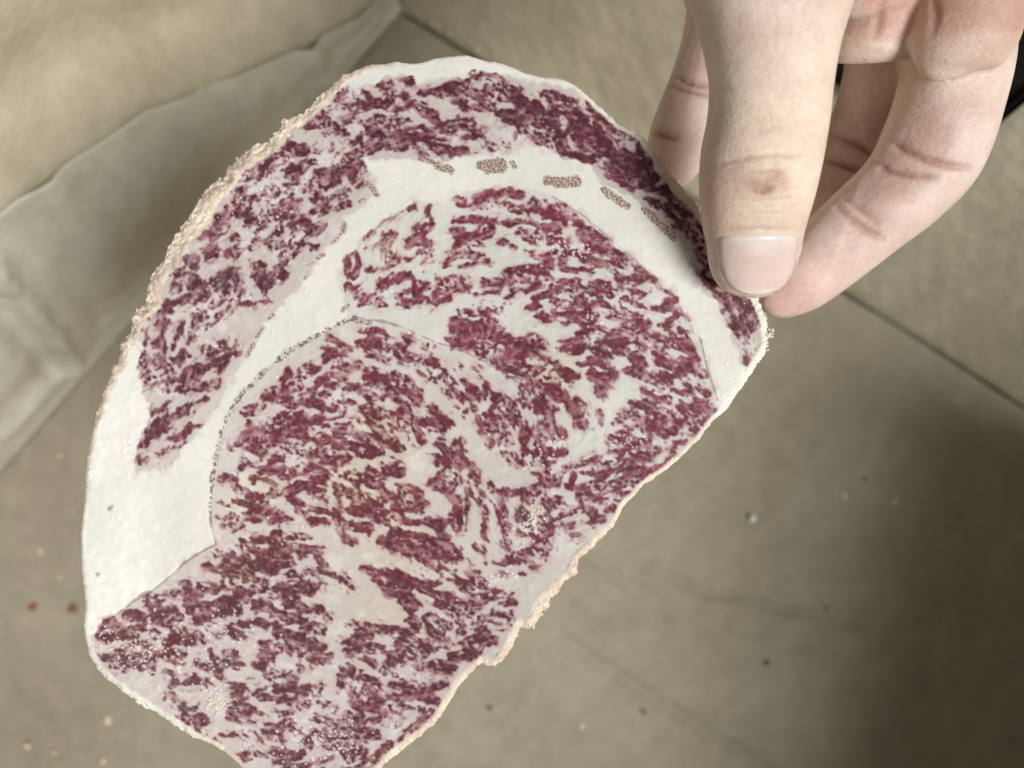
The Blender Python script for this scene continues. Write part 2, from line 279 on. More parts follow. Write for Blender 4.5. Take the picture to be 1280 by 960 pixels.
# ---------------------------------------------------------------- marbling chart
# lean-meat flecks of the cut face, surveyed tile by tile (5.333 chart units = 1 face unit)
# letter after the width: k faint, b browned, m frosted
CHART = {
(360,60): """55 400 385 480 365 600 385 690 330 660 265;45 520 290 560 340;40 610 250 640 290;28 770 225 830 240;22 900 295 1010 270 1130 225 1200 210;48 1000 300 1120 290 1280 320;42 1110 345 1200 370 1280 385;55 780 335 860 365 910 430 1000 490 1060 540;36 720 410 840 380;70 900 380 960 460;60 1060 540 1180 520 1280 560;40 1170 480 1220 500;75 530 560 570 500 650 470 740 480;45 640 490 800 480;50 760 530 880 520 960 560 970 590;100 560 580 650 560 760 590 830 580;80 570 650 680 640 760 650;40 820 620 900 690;60 900 600 960 640 1050 680 1140 670;30 1010 600 1070 630;40k 1150 720 1240 730;90 220 460 250 540;40 130 520 220 540;44 300 540 390 570;36 370 490 470 460;36k 330 330 380 310;24 260 400 300 400;24 320 350 370 330;55 0 650 70 660 110 690;34k 180 690 185 680;34k 300 650 310 690;50 440 640 520 560;36 440 700 530 640;70 20 810 90 780 150 760;50 20 900 60 870;110 410 760 450 830 470 780;84 230 850 330 820;54 200 930 240 880;44 120 920 150 890;54 280 910 350 880;34 340 950 390 940;34 460 910 480 910""",
(560,60): """32 20 250 130 215 220 180 300 195 350 220;52 0 290 150 290 270 300;60 60 350 180 360 300 390;70 280 280 400 290 500 350;54 390 250 480 310;76 350 430 450 430 560 400 640 450;70 480 370 600 430;50 400 490 500 490 620 480;76 510 540 600 580 700 580;50 550 600 640 630 760 610;50 680 490 720 540 760 580;26k 500 570 540 620;62 730 640 790 690 860 720 940 740;44 660 320 740 330 830 350;76 690 410 780 430 850 500;76 800 370 850 440 900 500;120 830 520 920 600 1020 650 1100 720;100 980 560 1080 660 1180 740 1280 800;50b 940 350 980 410 1050 470 1100 540;44 1000 480 1030 560;55 1150 560 1145 640 1190 700;45 1200 560 1280 600;50 1050 760 1100 820;50 1110 840 1180 900 1220 960;70 1230 860 1280 900;60 0 500 100 510 200 560;52 80 480 140 480;34 100 590 200 590;44 150 520 220 590;44 0 680 60 680;34 260 640 330 640 400 670;26 280 680 310 690;20k 60 730 180 730;36 960 720 1050 770""",
(720,120): """90 60 280 150 330 250 400 350 470;44b 80 30 130 100 190 160 240 200;50 290 230 310 310;36 350 250 420 290 430 340 400 400;52 430 350 500 400 540 440;90 390 400 470 470 520 540;66 330 480 400 540 470 560;52 260 520 320 570 370 640;50 400 560 490 600 580 640 620 640;50 480 690 560 730 620 770;44 590 620 640 700;56 690 740 740 800 740 870 790 940;44 660 830 700 870;60 770 800 820 880 840 940""",
(160,180): """50 980 30 1040 20;50 1080 30 1180 40;34 1240 40 1260 50;24k 900 80 940 50;66 1060 190 1150 150 1220 120;42 1090 260 1130 220;42 940 130 1000 100;38 950 170 960 230;66 830 200 890 160;26 1030 130 1050 120;50 860 240 910 190;34 800 230 830 200;50 1160 330 1210 260;36 1230 360 1270 330;50 1250 300 1280 270;42 700 300 760 300;76 730 400 800 430;66 740 470 800 470;50 740 330 780 400;34 850 360 900 370;32 920 310 930 350;32 960 300 980 320;76 1000 480 1080 450 1110 380;56k 900 480 1000 420 1080 380;48 790 530 880 500;48 840 560 930 520;32 960 590 1010 560;58 590 520 650 480;50 560 600 620 540;32 480 590 540 530;24 490 620 520 610;32 600 500 680 430;32 560 630 640 570;80 1110 550 1170 530;40 1200 600 1270 570;40 1230 460 1280 450;42 1060 670 1080 660;48 1130 690 1180 660;40 1210 690 1240 680;48 1000 750 1070 700;40 1060 740 1050 770;36 1100 740 1150 700;32 650 730 730 700;24k 690 630 720 620;50 650 740 690 730;36 810 700 850 650;48m 950 670 1000 660;24 980 620 1010 600;32 520 710 580 700;48 530 770 560 750;32 830 800 900 800;32 840 860 900 850;32 980 820 1000 830;42 310 870 340 850;32 290 900 360 830;66m 400 780 450 800;66m 400 880 460 910;32m 450 760 480 770;66m 600 900 700 860 710 900;66 610 940 700 950;56 870 920 960 890 1040 870;40 890 950 980 940;32 300 950 330 940""",
(380,200): """32 160 260 280 200;40m 180 240 260 230;44 60 350 160 320;32 100 310 140 300;32 220 320 300 290;32 110 240 150 240;42 40 260 80 230;42 30 480 110 440;24 10 490 60 470;32 20 580 60 570;26b 400 570 480 560 530 540;22k 420 520 470 450 560 390 680 330 740 290;42 670 330 720 330;50 830 310 840 360;34 860 410 870 440;50 760 480 830 460;70 800 520 830 580;48 700 550 750 540;42 760 600 850 580;50 830 640 820 700;60 540 530 610 500;50b 540 560 580 620 560 660;12b 600 650 720 660;50 540 710 610 690;34 430 740 480 710;40 270 650 340 620 370 690;34 280 740 290 660;50 350 680 330 770;50 300 850 340 850;34 360 900 400 880;14 370 840 410 890;92 530 830 600 800;58 620 820 690 770;76 740 850 800 850;40 690 890 750 860;66 640 950 750 930;50 760 930 820 930;66 390 940 450 930 520 950;42 1020 250 1060 280;84 1200 250 1280 230;20 1080 290 1200 310;38 1010 400 1130 400 1270 395;32 1020 470 1040 490;48 1050 510 1180 500 1240 460;48 1010 570 1100 530;24 1050 570 1160 560;20 970 630 1050 610;42 1080 640 1160 630;20 960 695 1050 690;20 1080 690 1220 670;62 900 820 980 800 1080 790;72 900 900 1000 850 1080 830;48 880 950 960 920;50 1210 810 1280 790;32 1170 900 1240 880""",
(560,200): """74 200 260 280 220 400 200 480 230;58b 350 290 400 310;48 60 260 90 280;22 110 300 250 310;42b 430 340 520 350;40 60 400 180 410 320 395;48 60 470 90 480;54 80 520 180 510 260 480;32 50 570 120 540;92 570 310 640 300 660 330;48 380 410 430 420;56 470 490 540 500 630 490;32 500 530 580 550;46 580 430 680 440;32 460 410 520 410;112 720 340 780 390;50 720 440 740 500;58 700 530 780 560;32 800 430 850 440;40 340 540 380 560 430 590;40 900 470 960 470;50 1000 500 1080 550;32 900 520 1000 560;60 1020 580 1150 610;50 840 400 900 430;32 520 610 620 630 720 610;60 630 660 680 700;56 390 745 500 740 600 720;76 560 760 640 770;46 430 790 560 800;46 440 870 560 840 640 800;58 780 630 860 620 960 640;50 760 680 800 720 860 760;46 860 740 960 720;32 880 660 960 670;40 980 620 1100 660 1180 640;32 1000 690 1080 690;76 1090 680 1170 660;46 110 630 190 640;20 0 660 110 650;20 0 690 240 680;48 250 820 360 790;40 200 900 260 890;32 280 880 340 870;40 370 930 430 900;48 560 920 680 890;56 700 820 780 830 860 830;46 860 870 960 880;56 960 840 1050 840;46 980 900 1080 890;46 820 930 900 940;32 700 870 800 880;40b 1010 940 1090 950;56 1160 740 1280 800;40 1150 860 1240 870;46 1160 930 1280 900;32 1250 720 1280 760""",
(740,300): """58 200 240 290 270 380 270;76 290 230 380 240 420 280;22 200 210 270 230;40 180 320 290 340;32 340 350 440 330 500 350 560 390;46 200 390 300 400;32 300 430 340 420;46 370 460 470 450 560 410;66 0 30 100 60 200 110;40 30 140 80 150;58 30 290 90 330;46 140 190 160 250;40 0 340 110 350;48b 70 410 140 420;86 130 490 220 490 300 530;76 230 590 330 580 370 550;46 150 620 260 650;92 60 700 130 700 190 720;48 0 820 120 800;58 0 900 100 890;46 110 900 150 890;56 480 560 560 520;46 560 480 640 520;40 590 600 650 620;74 330 660 420 640 500 680;46 300 700 330 740;76 420 700 450 760;56 560 680 640 680;46 520 630 560 650;66 600 700 660 760 700 840;46 270 780 340 800;66 240 860 340 880;58 440 800 530 820;48 400 900 540 910;66 560 820 600 870;66 620 840 700 900;66 740 220 760 260 820 290;54 850 350 900 380 940 370;120 960 430 1040 450;104 960 560 1010 600 1050 560;50 990 480 1000 520;48k 900 480 900 540;40k 1000 660 1030 630;50k 1030 780 1040 850;54 720 60 760 130 800 180""",
(100,340): """32 620 20 660 10;50 640 110 642 120;64 590 210 650 180 740 160;48m 720 100 760 80;54 790 190 830 130 830 80;66 560 310 580 250;66 520 400 560 340;30 470 330 510 300;24 430 470 440 390;24 500 260 502 270;26 640 460 680 380 690 330;32 660 450 680 400;24k 640 360 680 330;34 760 360 780 270;40 810 340 820 290;32 870 370 920 290;18k 880 220 960 160;84m 930 60 1000 100 1030 40;40k 1060 150 1064 152;46 1200 70 1260 60 1230 120;32k 960 230 1040 200;12b 1050 220 1180 220 1270 200;48 500 480 530 460;32 590 510 620 520;20k 740 490 740 440;20k 750 400 740 420;58 420 550 440 600;74 500 600 550 600 530 540;40 580 560 590 570;56 650 600 690 550;40 570 690 610 650;24 640 620 670 580;16 390 640 400 740;32 410 700 450 680;24 420 740 480 700;40 830 530 890 520;24 900 470 950 460;20k 930 520 1020 490;54 760 720 780 640 870 600 920 570 1030 550;40 840 610 900 560;46 930 640 980 600;56 690 720 740 670;46 640 790 720 770;56 790 770 850 770 910 750;46 730 760 790 780;16b 480 760 560 740 640 730;32 560 890 580 870;18 650 940 750 890 840 850;40 470 950 540 920""",
(100,480): """84 480 330 560 260;48 540 180 570 220;48 560 260 610 220;48 440 300 500 320;40 420 400 480 350;32b 380 430 400 400;22 640 190 720 140 840 100;18k 660 220 740 170;38 620 360 680 330 740 280;18 740 280 800 280;18k 600 430 700 380;20b 380 520 400 460;14k 420 500 520 470 600 440;10k 590 550 610 520;64 580 30 660 40;52 1100 180 1180 170 1220 160;52 1130 240 1140 270""",
(260,380): """52 260 700 350 700;52 270 770 300 800;60 540 440 520 490 500 500;84 400 630 470 590 540 640;50 440 660 560 670;70 540 560 640 550;34 610 490 640 440 700 420;34 650 520 720 440;34 690 460 740 430;78 640 630 700 650;42 680 590 720 580;60 740 660 760 700;86 760 520 840 540;50 850 450 880 500;68 890 430 1000 400;42 960 380 1000 420;60 930 550 1000 570;42 760 610 830 590;48 780 350 840 340;50 780 300 790 370;58b 830 230 870 270 960 300 1020 280;34 840 370 890 340;40 1020 190 1120 185 1180 200;66 1060 260 1150 270 1180 310;48 1060 330 1130 340 1180 370;50 1260 340 1280 350;58 1060 450 1120 490 1230 480 1280 530;66 1080 510 1180 540 1250 580;42 900 640 960 660;42 1040 620 1130 630;34 820 690 900 640;48b 1000 690 1080 690;42 820 740 900 720;32 1000 590 1080 580;76 1180 570 1260 620;48b 1220 740 1280 760;68 420 790 480 760;76 500 740 560 780;66 600 740 640 760;78 600 850 630 800;68 690 790 760 760;50 700 850 710 840;42 760 810 800 800;66 350 860 450 890 560 870;50 480 830 560 850;50 330 920 420 920;50 250 880 270 900;50 210 930 240 910;48 850 790 960 790;50b 1000 800 1100 800;40b 1100 720 1180 760 1220 830;48 900 860 950 840;66 1060 890 1100 880;76b 720 920 780 900;66 850 920 950 930;76b 1140 880 1200 900;50 1000 870 1010 900;84 280 940 380 950 500 940;66 540 930 620 940""",
(460,380): """34 0 190 80 185;24 100 200 200 225;42 240 230 280 240;50 0 260 60 270 110 310;58 0 310 60 350 110 380;42 60 260 110 300;48 190 270 230 310;58 210 360 270 350 340 360;42 260 400 330 410;58 370 370 440 390;28 380 280 420 320 430 370;32 390 400 440 440;16 340 450 410 470;34 440 480 510 500;42 490 440 550 480 590 530;34 540 540 600 580;26 540 600 555 630;30 610 620 630 650;10 600 680 602 690;10 490 560 510 600;20 660 710 655 750;12 710 790 720 790;42 640 510 690 550;76 690 570 720 600;66 760 600 780 560;34 670 630 700 690 720 700;20k 520 390 590 430;20 600 390 630 430;24k 690 470 740 470;32k 720 420 750 480;60 620 50 720 50 860 40;34 570 100 650 95;74 580 160 720 160 800 110;94 790 70 830 130 830 190;68 570 250 650 220 760 210;50 540 230 580 250;68 620 260 700 260;76 840 180 930 220;42 770 230 850 240;50 790 275 870 265;32 890 260 930 250;112 960 270 1060 250 1130 270;76 770 330 860 360;112 900 360 980 360 1060 330;50b 1060 320 1190 380;84 920 440 1010 420;104 1030 480 1130 460;120 1060 560 1150 540 1230 550;104 1080 650 1180 650 1240 600;76 1130 700 1210 700;76b 1240 470 1280 460;58 1170 760 1175 900 1150 930;50 1220 760 1270 860;50 0 450 60 470;58 60 490 160 500 240 530;86 0 520 120 530;76 200 560 300 600 340 640;50 240 540 330 560;50 120 560 200 600;42 0 620 70 640;50 340 560 360 600;76 150 740 230 730 280 780;50 200 650 260 690 310 740;50b 0 720 60 730 100 760;66 210 800 270 850;76 340 790 440 770 500 780;50 420 720 460 740;50 480 750 550 820;84 340 870 360 900;50 440 820 520 820;66b 20 790 60 830;76b 60 860 160 900 220 950;42b 120 780 150 840;66 590 930 602 920;42 480 900 500 940;66 820 610 880 620;76 850 680 900 650;92 840 770 920 760 960 740;58 780 780 770 830;42 750 740 750 780;58 950 680 980 640;50 800 720 804 722;50 800 880 830 930;66 900 850 920 900;92 980 780 1010 780;76 1050 860 1060 920;50 1040 820 1110 860""",
(660,360): """42 20 60 130 60;58 140 40 240 20;66 290 100 360 110;50 160 80 230 100;66 70 210 150 210;58 0 130 60 120;66 190 160 330 170 430 190;42 250 240 330 230 420 270;42 330 300 410 290;34 440 270 510 280;50 420 60 540 30;34 400 130 470 110;92 240 370 310 370 380 370;50 290 410 350 420;92 490 380 600 370;50 540 310 680 340;66 470 430 560 430;50 340 510 400 530;50 440 500 560 500;66 420 560 480 610;76 520 600 570 570;58 460 660 470 720;50 500 690 530 660;50 640 550 700 570;76 700 480 760 490;34 760 540 790 560;92 840 580 900 580;66 900 490 950 520;58 900 610 960 600;34 890 680 900 660;50 1010 480 1040 530;76 1080 500 1150 570;50 1010 570 1060 580;34 770 690 830 700;50 870 720 930 750;42 960 680 1040 720;42 1060 660 1090 680;50 1130 680 1180 700;76 1150 760 1220 830;50 690 760 780 770;58m 620 830 700 820;34 600 880 630 890;66 740 860 800 870;34 830 790 870 840;58 1010 780 1080 790;50 920 860 970 880;50 1020 890 1080 880;66 1100 880 1180 880;42 660 930 720 920;50 840 910 940 920;50 1060 920 1110 930;100b 200 540 250 580 290 600;42 460 850 465 910;92 310 770 350 830 340 900;50 230 680 250 730;34 200 740 240 740;50 270 770 280 800""",
(260,520): """76 250 110 340 120;84 270 200 330 220;58 210 180 230 170;100 340 100 450 130 560 120;76 560 150 640 160 640 60;92k 290 280 330 290;50 390 240 400 220;50 490 230 540 250;50 420 310 480 290;92 370 360 450 370;50 220 370 250 360;24 500 400 530 400;50 110 410 180 440 200 490;42k 140 220 150 222;42b 260 460 300 420 370 430 440 460 440 510 360 550 260 540;84 620 260 660 260;50 560 360 640 360 720 390;76 700 310 760 360;50 760 370 810 400;50b 690 200 730 160 830 160;34 720 230 800 250;58 760 270 860 300;66 850 110 920 100;76 900 170 980 210;50 980 110 1060 110;76 1040 180 1140 240;58 1000 260 1100 280;50 860 250 950 290;66 1080 110 1140 130;50b 860 350 900 340;50b 900 400 980 440;42b 930 370 1000 410;34b 960 450 1010 470;50 530 490 620 470 760 450;50 540 520 580 560 620 600;50 690 500 770 510;66 700 420 740 440;42b 840 480 880 530;66b 900 500 1000 520 1060 550;34b 870 550 900 600;58 620 640 700 680 800 720;58 700 620 800 630 900 670;66 840 700 930 730;50 960 710 1080 740;50 880 760 900 800;42 920 820 990 850;50 980 770 1060 770;76b 1010 600 1100 590;50b 960 640 1080 650;58b 1120 570 1160 640;50b 1110 680 1180 720;50 1090 370 1140 400;66 1090 460 1140 480;76 1180 340 1240 330;66 1230 380 1280 370;66 1180 540 1240 530;84 1230 580 1280 560;50b 1180 160 1260 200;66 1210 830 1260 850;50b 100 590 200 580;66b 200 580 280 600 400 620;58 290 620 400 650 540 700;58b 240 680 320 670;42 430 700 540 700;42b 150 690 240 700;26k 60 720 150 740;32b 170 760 230 740;50b 330 820 440 840 520 830;50 560 810 650 820;50b 450 800 490 780;66b 420 880 540 890;50b 240 850 320 900 360 930;50 620 890 620 930;42 660 890 720 900 730 930;80k 60 900 150 920""",
(460,520): """50 590 190 600 170;84 500 200 530 260;66 590 250 630 280;76 470 300 560 320;50 620 320 640 260;76 500 400 550 450;50 410 430 460 440;50 450 470 530 500;34 520 510 545 560;34 570 370 610 460;20 620 480 640 540;58 590 560 600 640 600 740;40 640 560 650 680 655 770;48 560 670 590 720;42 690 340 730 370 750 430;24b 650 450 690 520 730 580;32 740 560 770 650 790 740 790 840;32b 720 460 770 520;50 700 400 740 440;34 830 560 870 640 890 700 920 800 950 880;50 840 480 890 570 920 640;50 900 510 1000 520;76 1060 510 1130 490;66 1030 560 1060 560;92m 1020 650 1060 720;76 1190 590 1270 580;92 1180 700 1200 740;50 1240 690 1280 700;50 900 730 920 740;42 1000 770 1080 800;50 1110 830 1170 870;50 920 840 940 880;66 1000 930 1080 920;42 1190 870 1210 930;76 820 70 880 150;92 900 110 930 150;76 1050 100 1060 250;50 900 250 940 290;50 1000 310 1060 310;42 960 250 1000 270;84 1150 250 1280 250;66 1130 320 1240 330;66 1160 430 1230 430;50 1240 410 1280 400;50 1120 370 1180 380;58 1160 40 1160 150 1170 180;42 1200 160 1250 150;50 1230 60 1270 130;66 0 430 80 480;66 40 380 130 390;76 110 520 200 560;76 230 490 330 500;100 200 600 330 590;50 200 700 330 710;34 150 330 180 320;50 330 540 370 570;50 150 640 200 690;66 100 840 200 870;76 160 790 300 800;66 330 820 420 830;76 400 700 470 740 510 800;50 440 850 560 880;84 380 900 500 940;66 270 920 340 930;50 200 880 240 920""",
(640,500): """50 370 450 460 440;34 280 510 320 530;42 290 550 330 540;50 370 550 400 570 440 490;76 500 490 600 480;76 560 440 640 440 650 480;42 500 420 560 390;34 630 330 690 370;50 660 350 720 360;34 630 260 660 240;42 740 350 780 330;76 720 250 790 270;84 790 300 860 280;50 880 260 910 270;84 820 380 890 380;66 910 340 950 320;50 850 410 880 410;48 700 440 740 410 800 390;42 720 480 800 480;76 790 460 850 500;58 830 510 930 490;50 790 530 810 550;42 440 590 500 580;76 460 620 500 610;66 520 590 610 580;50 500 650 570 630;30 640 545 740 520;50 540 550 600 530;20 640 610 740 570;34 560 660 620 660;50 450 680 480 720;30 350 780 420 740;66 690 640 790 630;50 640 710 750 690;50 490 720 550 720;50 510 750 600 780;34k 440 810 530 830;42k 380 830 420 830;34k 430 900 460 910;34 700 150 720 130;66m 740 70 800 70;58 760 110 820 110;76 850 110 900 110;110 900 180 1000 190;50 780 190 850 180;84 1040 220 1080 200;50 960 120 1000 110;66 1050 120 1070 110;76 1120 160 1190 150;50 1060 180 1060 200;76 1130 40 1210 70 1270 60;50 1200 200 1240 240;76 1230 170 1280 160;42 1050 310 1080 330;50 1090 290 1150 280;34 1030 400 1080 370;34 980 450 1010 440;58 820 20 880 40;50 920 40 980 80;50 250 700 300 700 330 760 320 800;76 200 800 240 820;58 210 860 240 870""",
(100,660): """66 150 640 200 630;66 140 720 200 720;84b 250 690 330 690;66 300 720 370 730;76 330 580 400 600;66 460 490 500 500;76 480 540 560 560 600 560;66 580 440 640 430;84 500 600 580 620;66 580 560 650 590;50 490 680 520 720;42 380 650 420 660;92b 580 750 670 730;58 690 720 740 760;50 620 690 680 690;66b 580 840 670 860;58b 500 810 560 820;84m 300 850 400 900;76m 400 840 470 880;66m 360 760 440 780;58m 170 860 220 880;58m 240 820 330 840;58 400 930 480 930;50 240 940 270 930;50b 850 260 900 280;50b 800 390 900 400;58 700 380 740 420;50 700 440 800 450;42 780 510 860 500;130b 990 270 1080 240 1120 320;58b 970 370 1030 380;50b 1080 90 1150 150;50b 1160 80 1280 80;50b 1170 180 1250 240;50 1160 250 1280 280;76 1060 420 1180 420;58 1150 340 1260 380;66 1180 520 1260 500;58 720 500 740 550;66 920 500 1000 490;50 960 470 1080 480;66 940 570 1060 560;58 780 620 880 600;50 780 580 850 560;58 1080 650 1150 610 1230 640;76 1000 690 1080 700;42k 840 680 900 720;42m 860 800 880 870 960 910 1010 870;50m 820 900 900 930;50 1220 780 1270 800;50 1230 870 1270 870""",
(300,640): """58b 100 180 220 190;50 340 170 430 180;66b 220 190 300 200;66b 170 290 300 310;66b 220 370 330 350;42 380 260 430 280 400 310;42b 350 240 440 240;28k 450 250 520 280 550 330;50b 20 210 90 280 180 340;48 430 400 520 390 620 420 700 470 740 510;66 400 500 490 510;42 340 430 380 450;32 510 470 590 500;92 270 520 360 550;66 320 620 420 640;50 380 570 430 630;58 120 630 190 620;58 170 480 260 540;66 0 530 100 530;58 60 450 160 470;58 220 660 300 690;50 330 720 420 740;76 430 770 530 770;50 560 740 580 700 540 650 490 630;76 40 740 150 730;50 240 760 330 830;66 250 820 400 850 480 880;50 250 900 360 900;58 440 860 560 920;50 160 900 220 930;42 340 940 450 930;22 810 370 950 390;76 950 390 1040 440 1180 460;32 1000 380 1100 430 1240 460;50 880 420 960 500;66 1000 470 1100 520;84 1060 520 1140 600;66 1110 640 1160 620;50 1000 520 1002 540;50 1180 520 1280 540;50 1160 700 1180 760;46 760 750 880 780 960 800;58 790 810 860 830;46 900 770 1040 790 1120 800;32 1010 840 1100 850;66 730 880 810 880;50 730 930 830 920;48 880 900 940 900;76 1130 870 1280 900;50 1060 900 1150 940""",
(480,660): """52 180 180 250 220 360 250 470 300 520 360;50 160 90 260 150 330 180;58 260 60 380 120;48 350 170 430 180 520 190;58 420 130 500 160;50 0 270 80 300 200 340 300 370;76 60 330 180 390 300 420;66 30 380 120 420;46 320 370 400 340 470 340 520 380;76 540 380 640 370;58 330 450 440 470 540 510 600 530;66 360 490 440 520;48 460 570 560 560;76 120 470 180 560;58 180 600 220 640;34 290 580 290 660 340 700 420 690;50 350 600 410 650 540 660;42 430 690 540 690;66 600 460 660 450;66 590 530 640 520;32 720 430 850 430;24 720 465 840 460;32 770 500 850 490;48 740 570 840 580;50 590 620 660 620;30k 700 630 820 640;50 640 690 680 680;66 560 770 640 740;66 440 850 560 850;32 540 830 640 790;48 700 760 730 760;50 0 680 120 700 180 720;66 160 760 300 770;76 180 820 320 820;42 360 780 440 770;50 40 870 100 870;66 240 920 320 920;50 380 900 430 920;24 800 30 810 100 840 140;84 850 200 930 190;50 820 220 860 220;50 1070 190 1100 150 1060 110;34 990 150 1060 140;34 720 220 790 260;22k 730 270 800 300;30 910 300 930 290;14k 970 250 1010 270;40 1080 10 1100 20;16 610 120 660 200 680 250;12 570 190 590 240;14 570 300 640 290""",
(200,780): """76b 60 90 180 100;50 210 70 260 110;66b 60 210 130 220;58b 10 190 50 190;34m 330 170 360 230 430 280 500 260;50 460 210 520 220;50 270 260 340 290 400 330;42 480 270 540 290;50m 70 330 100 400;66m 170 400 230 390;50m 270 400 310 410;42 620 280 680 290 720 360;50 720 130 760 190;50 700 260 730 240;50 780 90 880 80 960 110;50 790 150 960 160 1090 170;76 940 200 950 180;50 930 240 930 280;76 1010 250 1060 230;50 1090 210 1130 200;50 1080 170 1110 170;50 760 320 850 330 900 380;66 780 420 860 440 960 430;50 990 420 1050 430;92 890 510 960 520;42 790 490 850 490;20 560 410 600 380 690 390;24 560 430 620 460 700 430;34 470 410 540 420;50 510 500 560 480;34 660 490 750 490;50m 500 570 520 540;24 560 590 700 600 770 570;42 540 540 620 560;34 480 630 560 640 630 660;34 800 600 860 600;34 1060 510 1140 520;34 1030 610 1080 640 1150 650;50 730 660 800 700 810 760;42 830 650 920 710;20 640 720 690 810;34 700 710 790 720;34 510 750 570 760;24 420 740 520 760;24 690 750 780 780;50 970 770 1000 790;34m 1010 710 1140 720;76 780 860 900 860;50 930 840 950 870;34m 600 860 720 890;50m 760 930 860 920;42 900 930 980 940;76m 1200 690 1280 700;50m 1080 920 1150 900;70 520 900 570 890;76 130 630 220 640 300 640;42 90 640 150 660;42b 200 680 260 700;34b 280 730 380 800;50m 100 550 240 560;50m 30 470 80 470;58 480 70 540 80""",
(400,780): """66 180 140 260 120 300 170;50 200 190 220 200;42 350 150 400 160;50 160 290 220 300;42 130 400 140 350 190 350;34 170 410 220 410;50 270 330 360 370 400 420;58 300 430 360 460;50 210 450 230 510;58 240 520 250 540;50 430 270 480 330;24 300 240 390 290 450 330;34 490 210 540 230;66 580 120 700 130 760 120;76 600 190 720 180;50 860 210 960 200 1050 180;50 1010 120 1090 110;42 640 290 740 300;58 780 310 840 320;34 850 290 890 290;50 470 410 600 400 640 420;118 600 460 700 470;50 720 420 820 400;50 480 480 540 510;24 560 550 680 560;50 760 510 800 520;76 340 540 400 520 430 560;50 360 640 400 640;42 430 590 460 600;34 120 590 200 580;42 170 640 260 620;34 20 520 80 520;34 0 640 80 650;34 270 570 290 650;84 160 720 230 710;76 300 730 360 740;84m 40 760 100 790;92 180 860 260 850;50 200 930 260 900;50 300 810 260 830;16 510 660 550 600;42b 600 710 680 650 740 580;34b 430 840 470 790;34b 540 760 570 720;50b 320 930 400 870;50k 340 950 380 950;80 100 1010 200 1000;70 -40 1010 20 990;60 250 1000 300 980;80 -150 1010 -80 1000;60 -220 960 -200 980""",
}
# brown honeycomb tissue (same chart units)
GLANDS = {
(560,60): """90 270 790 350 790;46 215 780 250 800;34 430 765 440 790;60 660 880 740 900 850 890;34 0 810 25 812""",
(360,60): """30 880 730 960 760 1000 780;62 1000 780 1080 815""",
(720,120): """50 180 625 230 660 290 700 340 735;44 455 755 520 815 590 880 650 950""",
(380,200): """34 430 160 460 190 490 230;24 370 280 400 260;30 270 430 260 470;16 240 500 190 550;20 90 655 130 630;10 20 700 80 680;16 5 790 20 770""",
(260,380): """28 410 95 435 75;26 330 220 365 160;28 260 345 300 270;22 900 40 930 10;26 970 90 1000 120 1080 125""",
}
SEAM_DOT = [(445,397),(425,404),(395,420),(360,440),(330,465),(305,490),(290,510),(277,540),(270,570),(265,605),(262,640)]
SEAMS = [[(445,397),(480,402),(500,408),(545,428),(575,437),(625,462),(650,480),(653,510)],
         [(865,398),(876,425),(884,460),(897,500)],
         [(262,640),(264,662),(270,680),(250,690),(230,703),(210,722),(190,738),(165,752),(145,768),(127,776)],
         [(690,245),(730,270),(770,305),(800,330),(845,378)],
         [(178,490),(196,482),(225,470),(245,448),(262,436)],
         [(190,505),(186,530),(174,550),(169,575)]]
# ---------------------------------------------------------------- colour and relief of the cut face (plain numpy)
X0, X1, Y0, Y1, STEP = 88., 976., 56., 1018., 1.12
GX = np.arange(X0, X1, STEP); GY = np.arange(Y0, Y1, STEP)
NX, NY = len(GX), len(GY)
PX, PY = np.meshgrid(GX, GY)
rng = np.random.default_rng(7)

_fx = np.fft.fftfreq(NX)[None, :]; _fy = np.fft.fftfreq(NY)[:, None]
def blur(a, s):                       # s in face units
    g = np.exp(-2*(math.pi**2)*((s/STEP)**2)*(_fx**2+_fy**2))
    return np.real(np.fft.ifft2(np.fft.fft2(a)*g))
def norm(a):
    return (a-a.mean())/a.std()
def gnoise(s):
    return norm(blur(rng.standard_normal((NY, NX)), s))
def sstep(a, b, x):
    t = np.clip((x-a)/(b-a), 0, 1); return t*t*(3-2*t)
def in_poly(poly, px=None, py=None):
    px = PX if px is None else px; py = PY if py is None else py
    c = np.zeros(px.shape, bool); n = len(poly)
    for i in range(n):
        x1, y1 = poly[i]; x2, y2 = poly[(i+1) % n]
        if y1 == y2: continue
        c ^= ((y1 > py) != (y2 > py)) & (px < (x2-x1)*(py-y1)/(y2-y1)+x1)
    return c
def seg_dist(px, py, x1, y1, x2, y2):
    dx, dy = x2-x1, y2-y1; l2 = dx*dx+dy*dy+1e-9
    t = np.clip(((px-x1)*dx+(py-y1)*dy)/l2, 0, 1)
    return np.hypot(px-x1-t*dx, py-y1-t*dy), t
def line_dist(pts, closed=False, reach=40.):
    """distance to a polyline, computed only near it"""
    D = np.full((NY, NX), reach)
    m = list(zip(pts, pts[1:] + ([pts[0]] if closed else [])))
    for (x1, y1), (x2, y2) in m:
        i0 = max(0, int((min(x1, x2)-reach-X0)/STEP)); i1 = min(NX, int((max(x1, x2)+reach-X0)/STEP)+2)
        j0 = max(0, int((min(y1, y2)-reach-Y0)/STEP)); j1 = min(NY, int((max(y1, y2)+reach-Y0)/STEP)+2)
        if i1 <= i0 or j1 <= j0: continue
        s = np.s_[j0:j1, i0:i1]
        d, _ = seg_dist(PX[s], PY[s], x1, y1, x2, y2)
        D[s] = np.minimum(D[s], d)
    return D
